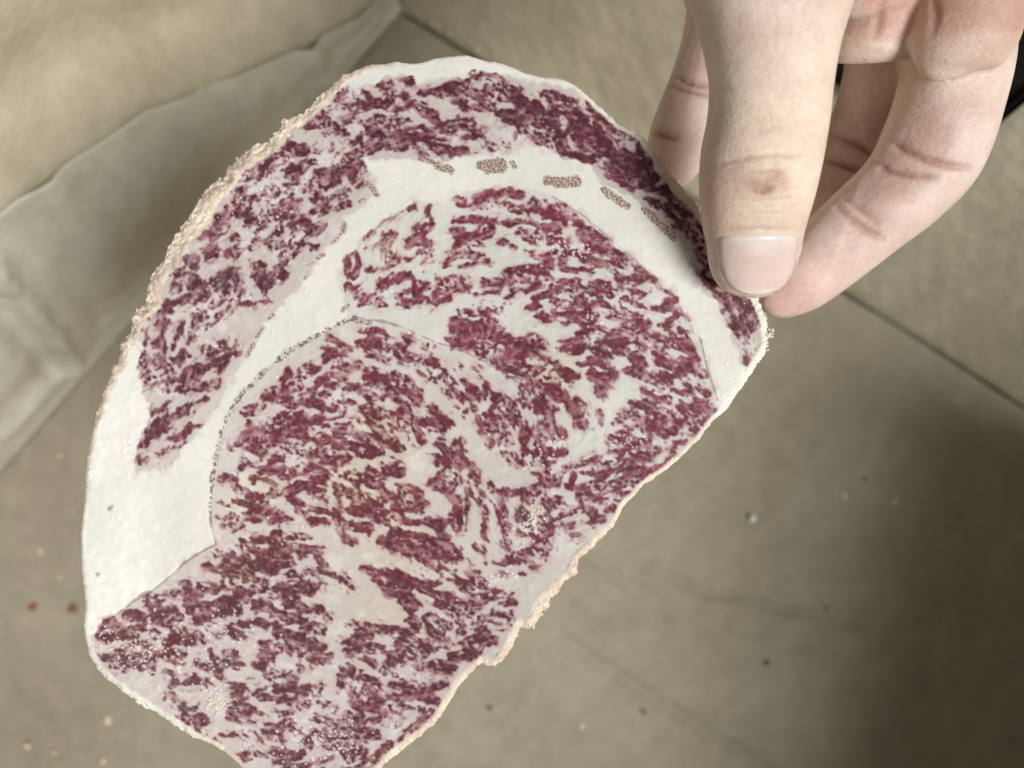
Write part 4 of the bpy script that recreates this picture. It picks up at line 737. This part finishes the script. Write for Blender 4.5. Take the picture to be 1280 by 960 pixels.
for L, e in ((TH, 2.35), (IX, 2.15), (MD, 2.15), (RG, 2.15), (LT, 2.15), (PALM, 2.4), (PAD1, 2.1), (PAD2, 2.1), (WEB, 2.2), (ARM, 2.1)): loft(hb, L, 7, 40, e)
bmesh.ops.recalc_face_normals(hb, faces=hb.faces)
me = bpy.data.meshes.new('hand_raw'); hb.to_mesh(me); hb.free()
tmp = bpy.data.objects.new('hand_raw', me); COL.objects.link(tmp)
m = tmp.modifiers.new('r', 'REMESH'); m.mode = 'VOXEL'; m.voxel_size = .00062
m2 = tmp.modifiers.new('s', 'SMOOTH'); m2.factor = .5; m2.iterations = 7
dg = bpy.context.evaluated_depsgraph_get(); dg.update()
hm = bpy.data.meshes.new_from_object(tmp.evaluated_get(dg)); hm.name = 'hand'
bpy.data.objects.remove(tmp, do_unlink=True)
nvh = len(hm.vertices); V = np.empty(nvh*3, np.float32); hm.vertices.foreach_get('co', V); V = V.reshape(-1, 3).astype(float)
Nn = np.empty(nvh*3, np.float32); hm.vertex_normals.foreach_get('vector', Nn); Nn = Nn.reshape(-1, 3).astype(float)
dpt = CAMZ-V[:, 2]; hx = V[:, 0]/(K*dpt)+640; hy = 480-V[:, 1]/(K*dpt)
face = np.clip(Nn[:, 2]*1.4+.1, 0, 1)
def near(rings):                             # how much a point belongs to a finger
    R = catmull(rings, 5); best = np.full(nvh, 9.)
    for r in R:
        p = np.array(at(r[0], r[1], r[2])); a = max(r[3], 4)*K*r[2]
        best = np.minimum(best, np.linalg.norm(V-p, axis=1)/max(a, r[4]))
    return best
own = np.stack([near(L) for L in (TH, IX, MD, RG, LT, PALM, PAD1, PAD2)], 1); who = own.argmin(1)
def soft(ks):
    a = own[:, ks].min(1); b = np.delete(own, ks, 1).min(1)
    return np.clip(.5+2.2*(b-a), 0, 1)
thumb, index_, middle, little = [soft([k]) for k in (0, 1, 2, 4)]
palm = soft([5, 6, 7])
disp = np.zeros(nvh); red = np.zeros(nvh); dark = np.zeros(nvh)
def crease_line(pts, w, depth_, mask, r=.5, dk=.3):
    global disp, red, dark
    D = pdist(hx, hy, pts)
    (ax, ay), (bx, by) = pts[0], pts[-1]; L2 = (bx-ax)**2+(by-ay)**2
    tt = np.clip(((hx-ax)*(bx-ax)+(hy-ay)*(by-ay))/L2, 0, 1); mask = mask*np.clip(4*tt*(1-tt), 0, 1)**.7
    g = np.exp(-(D/w)**2)*mask*face; g2 = np.exp(-(D/(w*2.6))**2)*mask*face
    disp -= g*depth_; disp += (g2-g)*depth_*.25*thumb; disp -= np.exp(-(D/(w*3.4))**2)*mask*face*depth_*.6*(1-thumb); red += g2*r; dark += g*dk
# index: finger creases seen from the palm side
crease_line([(1096,168),(1125,185),(1155,198),(1190,208),(1222,212)], 3.6, .0011, index_, .5, .4)
crease_line([(1080,196),(1110,210),(1140,218),(1175,222)], 3.2, .0010, index_, .5, .35)
crease_line([(1040,255),(1062,272),(1085,288),(1110,303)], 4.0, .0008, index_, .4, .25)
crease_line([(1050,244),(1075,262),(1100,282)], 2.6, .0005, index_, .2, .12)
crease_line([(1020,168),(1045,170),(1075,182),(1105,200)], 3.6, .0011, middle, .5, .5)
crease_line([(1020,198),(1050,203),(1080,214),(1100,226)], 3.2, .0010, middle, .5, .5)
crease_line([(836,92),(850,97),(870,103),(895,108)], 3.0, .0010, little, .5, .4)
crease_line([(828,104),(850,108),(872,114),(895,120)], 2.6, .0008, little, .5, .35)
crease_line([(800,160),(815,164),(832,168),(850,172)], 4.0, .0009, little, .6, .45)
# palm folds beside the thumb
crease_line([(1115,-60),(1106,-10),(1098,30),(1092,55)], 8, .0007, np.maximum(palm, 0), .8, .25)
crease_line([(1150,-60),(1162,-10),(1168,20),(1160,52)], 7, .0006, np.maximum(palm, 0), .8, .25)
# thumb: knuckle folds and the skin fold behind the nail
for pts, w, dp, r, dk in [([(890,207),(910,203),(940,197),(975,194),(1008,195)], 2.6, .00050, .10, .28), ([(905,214),(925,209),(935,207)], 2, .0003, .1, .12), ([(902,246),(930,250),(965,251),(1000,246)], 2.4, .00030, .05, .10),
                          ([(910,256),(945,259),(985,256)], 2.0, .00018, .0, .05), ([(930,228),(950,224),(975,220)], 2.4, .00022, .05, .06), ([(935,216),(960,213),(990,213)], 2.0, .00022, .05, .08), ([(905,236),(925,240),(940,246)], 1.8, .00018, .0, .08), ([(970,240),(990,236),(1004,230)], 1.8, .00018, .0, .08), ([(920,264),(950,267),(980,263)], 1.8, .00014, .0, .05), ([(900,228),(915,224),(930,222)], 1.8, .00016, .0, .06), ([(925,180),(950,184),(985,178)], 2.2, .00014, .0, .03), ([(910,160),(945,164),(990,156)], 2.4, .00012, .0, .02), ([(890,286),(905,288),(945,286.5),(985,287),(1000,285)], 2.6, .00040, .1, .10)]:
    crease_line(pts, w, dp, thumb, r, dk)
# knuckle swelling, pulp of the finger tips, flat bed under the nail
def swell(x, y, sx, sy, h, mask):
    global disp
    disp += h*np.exp(-((hx-x)/sx)**2-((hy-y)/sy)**2)*mask*face
swell(955, 224, 34, 17, .0006, thumb); swell(1185, 142, 44, 34, .0012, index_); swell(1112, 256, 36, 24, .0014, index_); swell(1012, 332, 36, 28, .0009, index_); swell(1085, 130, 36, 32, .0012, middle); swell(845, 135, 34, 18, .0009, little)
hrng = np.random.default_rng(9)
V2 = V+Nn*disp[:, None]
hm.vertices.foreach_set('co', V2.astype(np.float32).ravel()); hm.update()
hm.polygons.foreach_set('use_smooth', np.ones(len(hm.polygons), bool))
# skin colour: tan thumb back, pinker fingers, red in the folds
def m3(a, b, t): return a*(1-t[:, None])+b*t[:, None]
base = np.tile(np.array([222, 205, 192.])/255, (nvh, 1))
base = m3(base, np.array([226, 210, 193.])/255, thumb*np.clip((hy-20)/120, 0, 1))
base = m3(base, np.array([222, 206, 196.])/255, np.clip(index_+middle+little, 0, 1)*.85)
tip = np.exp(-((hx-985)/50)**2-((hy-365)/40)**2)*index_
base = m3(base, np.array([222, 188, 180.])/255, np.clip(tip, 0, 1)*.8)
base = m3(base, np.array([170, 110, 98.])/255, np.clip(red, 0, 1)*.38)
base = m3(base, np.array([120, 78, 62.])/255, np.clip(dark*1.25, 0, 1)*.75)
kn = np.exp(-((hx-958)/30)**2-((hy-226)/16)**2)*thumb
base = m3(base, np.array([198, 164, 146.])/255, kn*.5)
for x, y, r_, t_ in [(959,238,6,.7),(953,241,3,.8),(965,234,3.5,.6),(948,233,9,.3),(968,224,13,.3),(972,217,7,.25),(938,228,9,.2),(980,228,5,.2),(956,229,3,.4),(944,238,3,.35)]:
    base = m3(base, np.array([142, 106, 92.])/255, np.exp(-((hx-x)**2+(hy-y)**2)/r_**2)*thumb*t_)
base = m3(base, np.array([196, 150, 130.])/255, np.exp(-((hx-885)/12)**2-((hy-250)/60)**2)*thumb*.35)
put_color(hm, np.clip(base, 0, 1))
n = NT('skin'); at_ = n.add('ShaderNodeAttribute', attribute_name='col')
bl = n.noise(95, 5, .65); c_ = n.mix(at_.outputs[0], n.ramp(bl.outputs[0], [(.34, (.90, .82, .79)), (.66, (1.05, 1.05, 1.04))]).outputs[0], 1., 'MULTIPLY')
fn = n.noise(900, 3, .6); c_ = n.mix(c_, n.ramp(fn.outputs[0], [(.35, (.95, .93, .92)), (.65, (1.03, 1.03, 1.03))]).outputs[0], 1., 'MULTIPLY')
n.l(c_, n.b.inputs['Base Color']); n.b.inputs['Roughness'].default_value = .50; n.b.inputs['Specular IOR Level'].default_value = .35
n.b.inputs['Subsurface Weight'].default_value = .22; n.b.inputs['Subsurface Radius'].default_value = (1, .48, .33); n.b.inputs['Subsurface Scale'].default_value = .0028
mp = n.add('ShaderNodeMapping'); mp.inputs['Rotation'].default_value = (0, 0, math.radians(-40)); mp.inputs['Scale'].default_value = (1.0, 1.9, 1.0); n.l(n.tc.outputs['Object'], mp.inputs[0])
vo = n.add('ShaderNodeTexVoronoi', feature='DISTANCE_TO_EDGE'); vo.inputs['Scale'].default_value = 1000; 
wn = n.noise(420, 2, .5); wm = n.add('ShaderNodeVectorMath', operation='MULTIPLY_ADD'); n.l(wn.outputs[1], wm.inputs[0]); wm.inputs[1].default_value = (.0016,)*3; n.l(mp.outputs[0], wm.inputs[2]); n.l(wm.outputs[0], vo.inputs['Vector'])
vr = n.ramp(vo.outputs['Distance'], [(.0, (0, 0, 0)), (.22, (1, 1, 1))])
b1 = n.bump(vr.outputs[0], .000035, .8); b2 = n.bump(fn.outputs[0], .00006, 1, b1); b3 = n.bump(bl.outputs[0], .0006, 1, b2)
n.l(b3, n.b.inputs['Normal']); M_skin = n.m
hand = link('hand', hm, M_skin)
tag(hand, 'bare left hand pinching the corner of the beef slice between thumb and fingers', 'hand')
# thumbnail: a curved plate on the back of the thumb tip
TR = catmull(TH, 24)
def thumb_front(px, py, lift):
    k = np.argmin(np.abs(TR[:, 1]-py)); r = TR[k]
    u = min(abs((px-r[0])/max(r[3], 3)), .985)
    return r[2]-r[4]*(1-u**2.35)**(1/2.35)-lift
def nail_x(v):                               # left and right edge for v 0 (root) .. 1 (tip)
    y = 291+77*v
    l = np.interp(y, [291, 300, 318, 332, 345, 355, 362, 368], [898, 895.5, 896, 898, 903, 909, 918, 936])
    r = np.interp(y, [291, 300, 318, 332, 345, 355, 362, 368], [997, 998, 996.5, 994.5, 990, 983, 975, 956])
    return l, r, y
def thumb_plate(px, py):
    # smooth plate: follows the tip but flatter along its length
    a = thumb_front(px, min(py, 338), 0); 
    return a+(max(0, py-338)/30)**2*.0014
nu, nv_ = 36, 40; P = np.zeros((nv_, nu, 3))
for j in range(nv_):
    v = j/(nv_-1); l, r, y = nail_x(v)
    for i in range(nu):
        u = i/(nu-1); x = l+(r-l)*u
        yy = y-2.5*math.sin(math.pi*u)*max(0, 1-v*5)+1.5*(abs(u-.5)*2)**4*max(0, 1-v*5)
        cx = 946.5; hw = 58
        q = (x-cx)/hw
        zc = np.interp(y, [285, 300, 320, 340, 355, 368], [.1482, .1488, .14975, .1511, .1524, .1537])
        d = zc+.0031*q*q+.0012*q**4 - .00035
        if v < .08: d += (.08-v)/.08*.0006
        if u < .05 or u > .95: d += (.05-min(u, 1-u))/.05*.0006
        P[j, i] = at(x, yy, d)
from mathutils.bvhtree import BVHTree
hm.calc_loop_triangles()
bvh = BVHTree.FromPolygons([v.co for v in hm.vertices], [p.vertices[:] for p in hm.polygons])
def skin_depth(px, py):
    o_ = Vector((0, 0, CAMZ)); hit = bvh.ray_cast(o_, (at(px, py, .1)-o_).normalized())
    return CAMZ-hit[0].z if hit[0] is not None else None
rowsA, rowsB = [], []
def nb_(px, py):
    q = (px-946.5)/52; w = (py-320)/30
    return [1, q, q*q, q**4, w, w*w, q*w, q*q*w]
for py in range(288, 356, 3):
    l, r, _ = nail_x((py-291)/77)
    for px in np.linspace(l+4, r-4, 20):
        d = skin_depth(px, py)
        if d: rowsA.append(nb_(px, py)); rowsB.append(d)
cf = np.linalg.lstsq(np.array(rowsA), np.array(rowsB), rcond=None)[0]
for j in range(nv_):
    v = j/(nv_-1); l, r, y = nail_x(v)
    for i in range(nu):
        u = i/(nu-1); x = l+(r-l)*u
        yy = y+1.8*(abs(u-.5)*2)**4*max(0, 1-v*5)-1.2*math.sin(math.pi*u)*max(0, 1-v*5)
        d = float(np.dot(cf, nb_(x, yy)))-.00055
        d -= .0006*np.clip(v-.80, 0, 1)/.2*.5
        if v < .10: d += (.10-v)/.10*.0009
        e_ = min(u, 1-u)
        if e_ < .06: d += (.06-e_)/.06*.0005
        P[j, i] = at(x, yy, d)
n = NT('nail'); nx_ = n.noise(260, 3, .5); na_ = n.add('ShaderNodeAttribute', attribute_name='col'); n.l(n.mix(na_.outputs[0], n.ramp(nx_.outputs[0], [(.3, (.93, .90, .90)), (.7, (1.03, 1.02, 1.02))]).outputs[0], 1., 'MULTIPLY'), n.b.inputs['Base Color'])
n.b.inputs['Roughness'].default_value = .20; n.b.inputs['Specular IOR Level'].default_value = .5; n.b.inputs['Subsurface Weight'].default_value = .2; n.b.inputs['Subsurface Scale'].default_value = .002
rd = n.noise(700, 2, .5, None, ((1, .08, 1), (0, 0, 0))); n.l(n.bump(rd.outputs[0], .00008), n.b.inputs['Normal'])
M_nail = n.m
V = P.reshape(-1, 3); idx = np.arange(len(V)).reshape(nv_, nu)
q = np.stack([idx[:-1, :-1], idx[1:, :-1], idx[1:, 1:], idx[:-1, 1:]], -1).reshape(-1, 4); Nq = len(V)
ring = np.concatenate([idx[0, :], idx[1:, -1], idx[-1, -2::-1], idx[-2:0:-1, 0]]); nxr = np.roll(ring, -1)
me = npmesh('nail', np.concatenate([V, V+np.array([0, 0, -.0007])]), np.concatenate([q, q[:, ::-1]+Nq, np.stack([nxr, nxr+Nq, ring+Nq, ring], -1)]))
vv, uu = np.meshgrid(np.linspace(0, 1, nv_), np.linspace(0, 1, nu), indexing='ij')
nail_glare = np.clip(1.25-np.hypot((uu-.55)/.42, vv/.42), 0, 1)[..., None]; tipw = np.clip((vv-.90)/.05, 0, 1)[..., None]  # lunula-like pale root paints in the glare on the nail; whitish free edge
nc = np.array([226, 200, 191.])*(1-nail_glare)+np.array([234, 222, 216.])*nail_glare; nc = nc*(1-tipw*.6)+np.array([232, 222, 208.])*tipw*.6
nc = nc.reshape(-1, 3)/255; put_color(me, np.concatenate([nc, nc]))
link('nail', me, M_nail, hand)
# ---------------------------------------------------------------- crumbs on the floor of the box
def crumb_mat(name, c):
    n = NT(name); k = n.noise(900, 3, .6)
    n.l(n.ramp(k.outputs[0], [(.3, tuple(x*.8 for x in c[:3])), (.7, c)]).outputs[0], n.b.inputs['Base Color']); n.b.inputs['Roughness'].default_value = .6
    return n.m
M_cr = {'p': crumb_mat('pale_crumb', srgb(226, 212, 186)), 'r': crumb_mat('red_crumb', srgb(150, 84, 72)), 'w': crumb_mat('white_crumb', srgb(238, 236, 228)), 'd': crumb_mat('dark_crumb', srgb(98, 86, 66)), 'o': crumb_mat('brown_crumb', srgb(132, 92, 60))}
LAB = {'p': 'pale crumb in the loose cluster at the foot of the left wall', 'd': 'tiny dark speck of dirt lying on the box floor right of the slice'}
GRP = {'p': 'pale crumbs at the foot of the left wall', 'd': 'dark specks on the box floor'}
ck = np.random.default_rng(31)
def crumb(px, py, r, k, label=None, lift=0.):
    bm = bmesh.new(); q = bmesh.ops.create_icosphere(bm, subdivisions=2, radius=1)['verts']
    R = r*.9*K*FD; f = ck.uniform(.7, 1.35, 3)
    ph = ck.uniform(0, 6, 3)
    for v in q:
        c = v.co; s = 1+.42*math.sin(c.x*4+ph[0])*math.cos(c.y*5+ph[1])+.18*math.sin(c.z*7+ph[2])+ck.uniform(-.08, .08)
        v.co = Vector((c.x*f[0]*R, c.y*f[1]*R, c.z*.45*R))*s
    me = bpy.data.meshes.new('crumb'); bm.to_mesh(me); bm.free()
    o = link('crumb', me, M_cr[k]); o.location = at(px, py, FD)+Vector((0, 0, .5*R+lift)); o.rotation_euler.z = ck.uniform(0, 6)
    tag(o, label or LAB[k], 'crumb', 'crumbs scattered on the box floor' if label else GRP[k])
for px, py, r in [(25,600,3),(18,566,3),(60,594,3.5),(76,570,3),(50,611,2.5),(38,562,2),(46,580,2)]:
    crumb(px, py, r, 'p')
for px, py, r, lb in [(130,951,4,'pale crumb at the bottom edge of the picture, below the largest floor crumb'),(68,940,3,'small pale crumb on the bare floor in the lower left corner'),(35,932,3,'pale crumb closest to the lower left corner of the picture'),
        (85,640,2.5,'pale speck on the floor beside the widest part of the fat band'),(52,690,2.5,'lone pale speck on the left floor above the red scrap'),(75,722,2,'tiny pale speck between the red scrap and the fat band'),(72,665,2,'tiny pale speck on the left floor level with the fat band'),
        (1030,440,3.2,'pale crumb on the floor below the crevice and right of the finger tips'),(1195,500,3,'pale crumb just below the dark crevice at the right'),(1080,534,2.5,'pale crumb midway between the crevice and the white crumb'),
        (1070,868,3,'pale crumb at the soft edge of the shadow, low in the picture'),(1185,877,3,'pale crumb deep in the dark shadow at lower right'),(1143,915,3.5,'lowest pale crumb inside the dark shadow'),
        (728,908,2.5,'pale crumb on the floor under the lower right edge of the slice'),(1028,412,2.4,'pale crumb nearest to the tip of the index finger'),(996,480,2.5,'pale crumb on the floor right of the frosty corner of the slice')]:
    crumb(px, py, r, 'p', lb)
for px, py, r, lb in [(958,828,3,'dark speck on the floor below the wavy crease'),(805,890,3,'dark speck on the floor beside the long straight crease'),(1004,536,2.5,'dark speck on the floor under the fat end of the slice'),(612,885,2.5,'dark speck on the floor close under the slice'),(1080,598,3,'dark speck just above the pale crumb near the dark shadow')]:
    crumb(px, py, r, 'd', lb)
crumb(136, 900, 6, 'p', 'largest pale crumb on the floor below the slice, near the lower left corner')
crumb(42, 758, 5, 'r', 'small red scrap of beef on the floor at far left of the slice')
crumb(92, 760, 5, 'o', 'brown shred on the floor tight against the left edge of the slice')
crumb(940, 648, 4.5, 'w', 'bright white fat crumb on the open floor right of the slice')
crumb(1118, 627, 3, 'p', 'dim pale crumb near the edge of the dark shadow on the floor')
crumb(1055, 620, 3.5, 'p', 'pale crumb on the floor between the white crumb and the dark shadow', )
crumb(1032, 760, 2.6, 'r', 'red beef scrap lying on the wavy crease of the floor')
crumb(1175, 776, 2.8, 'r', 'red beef scrap lying in the dark shadow at the right')
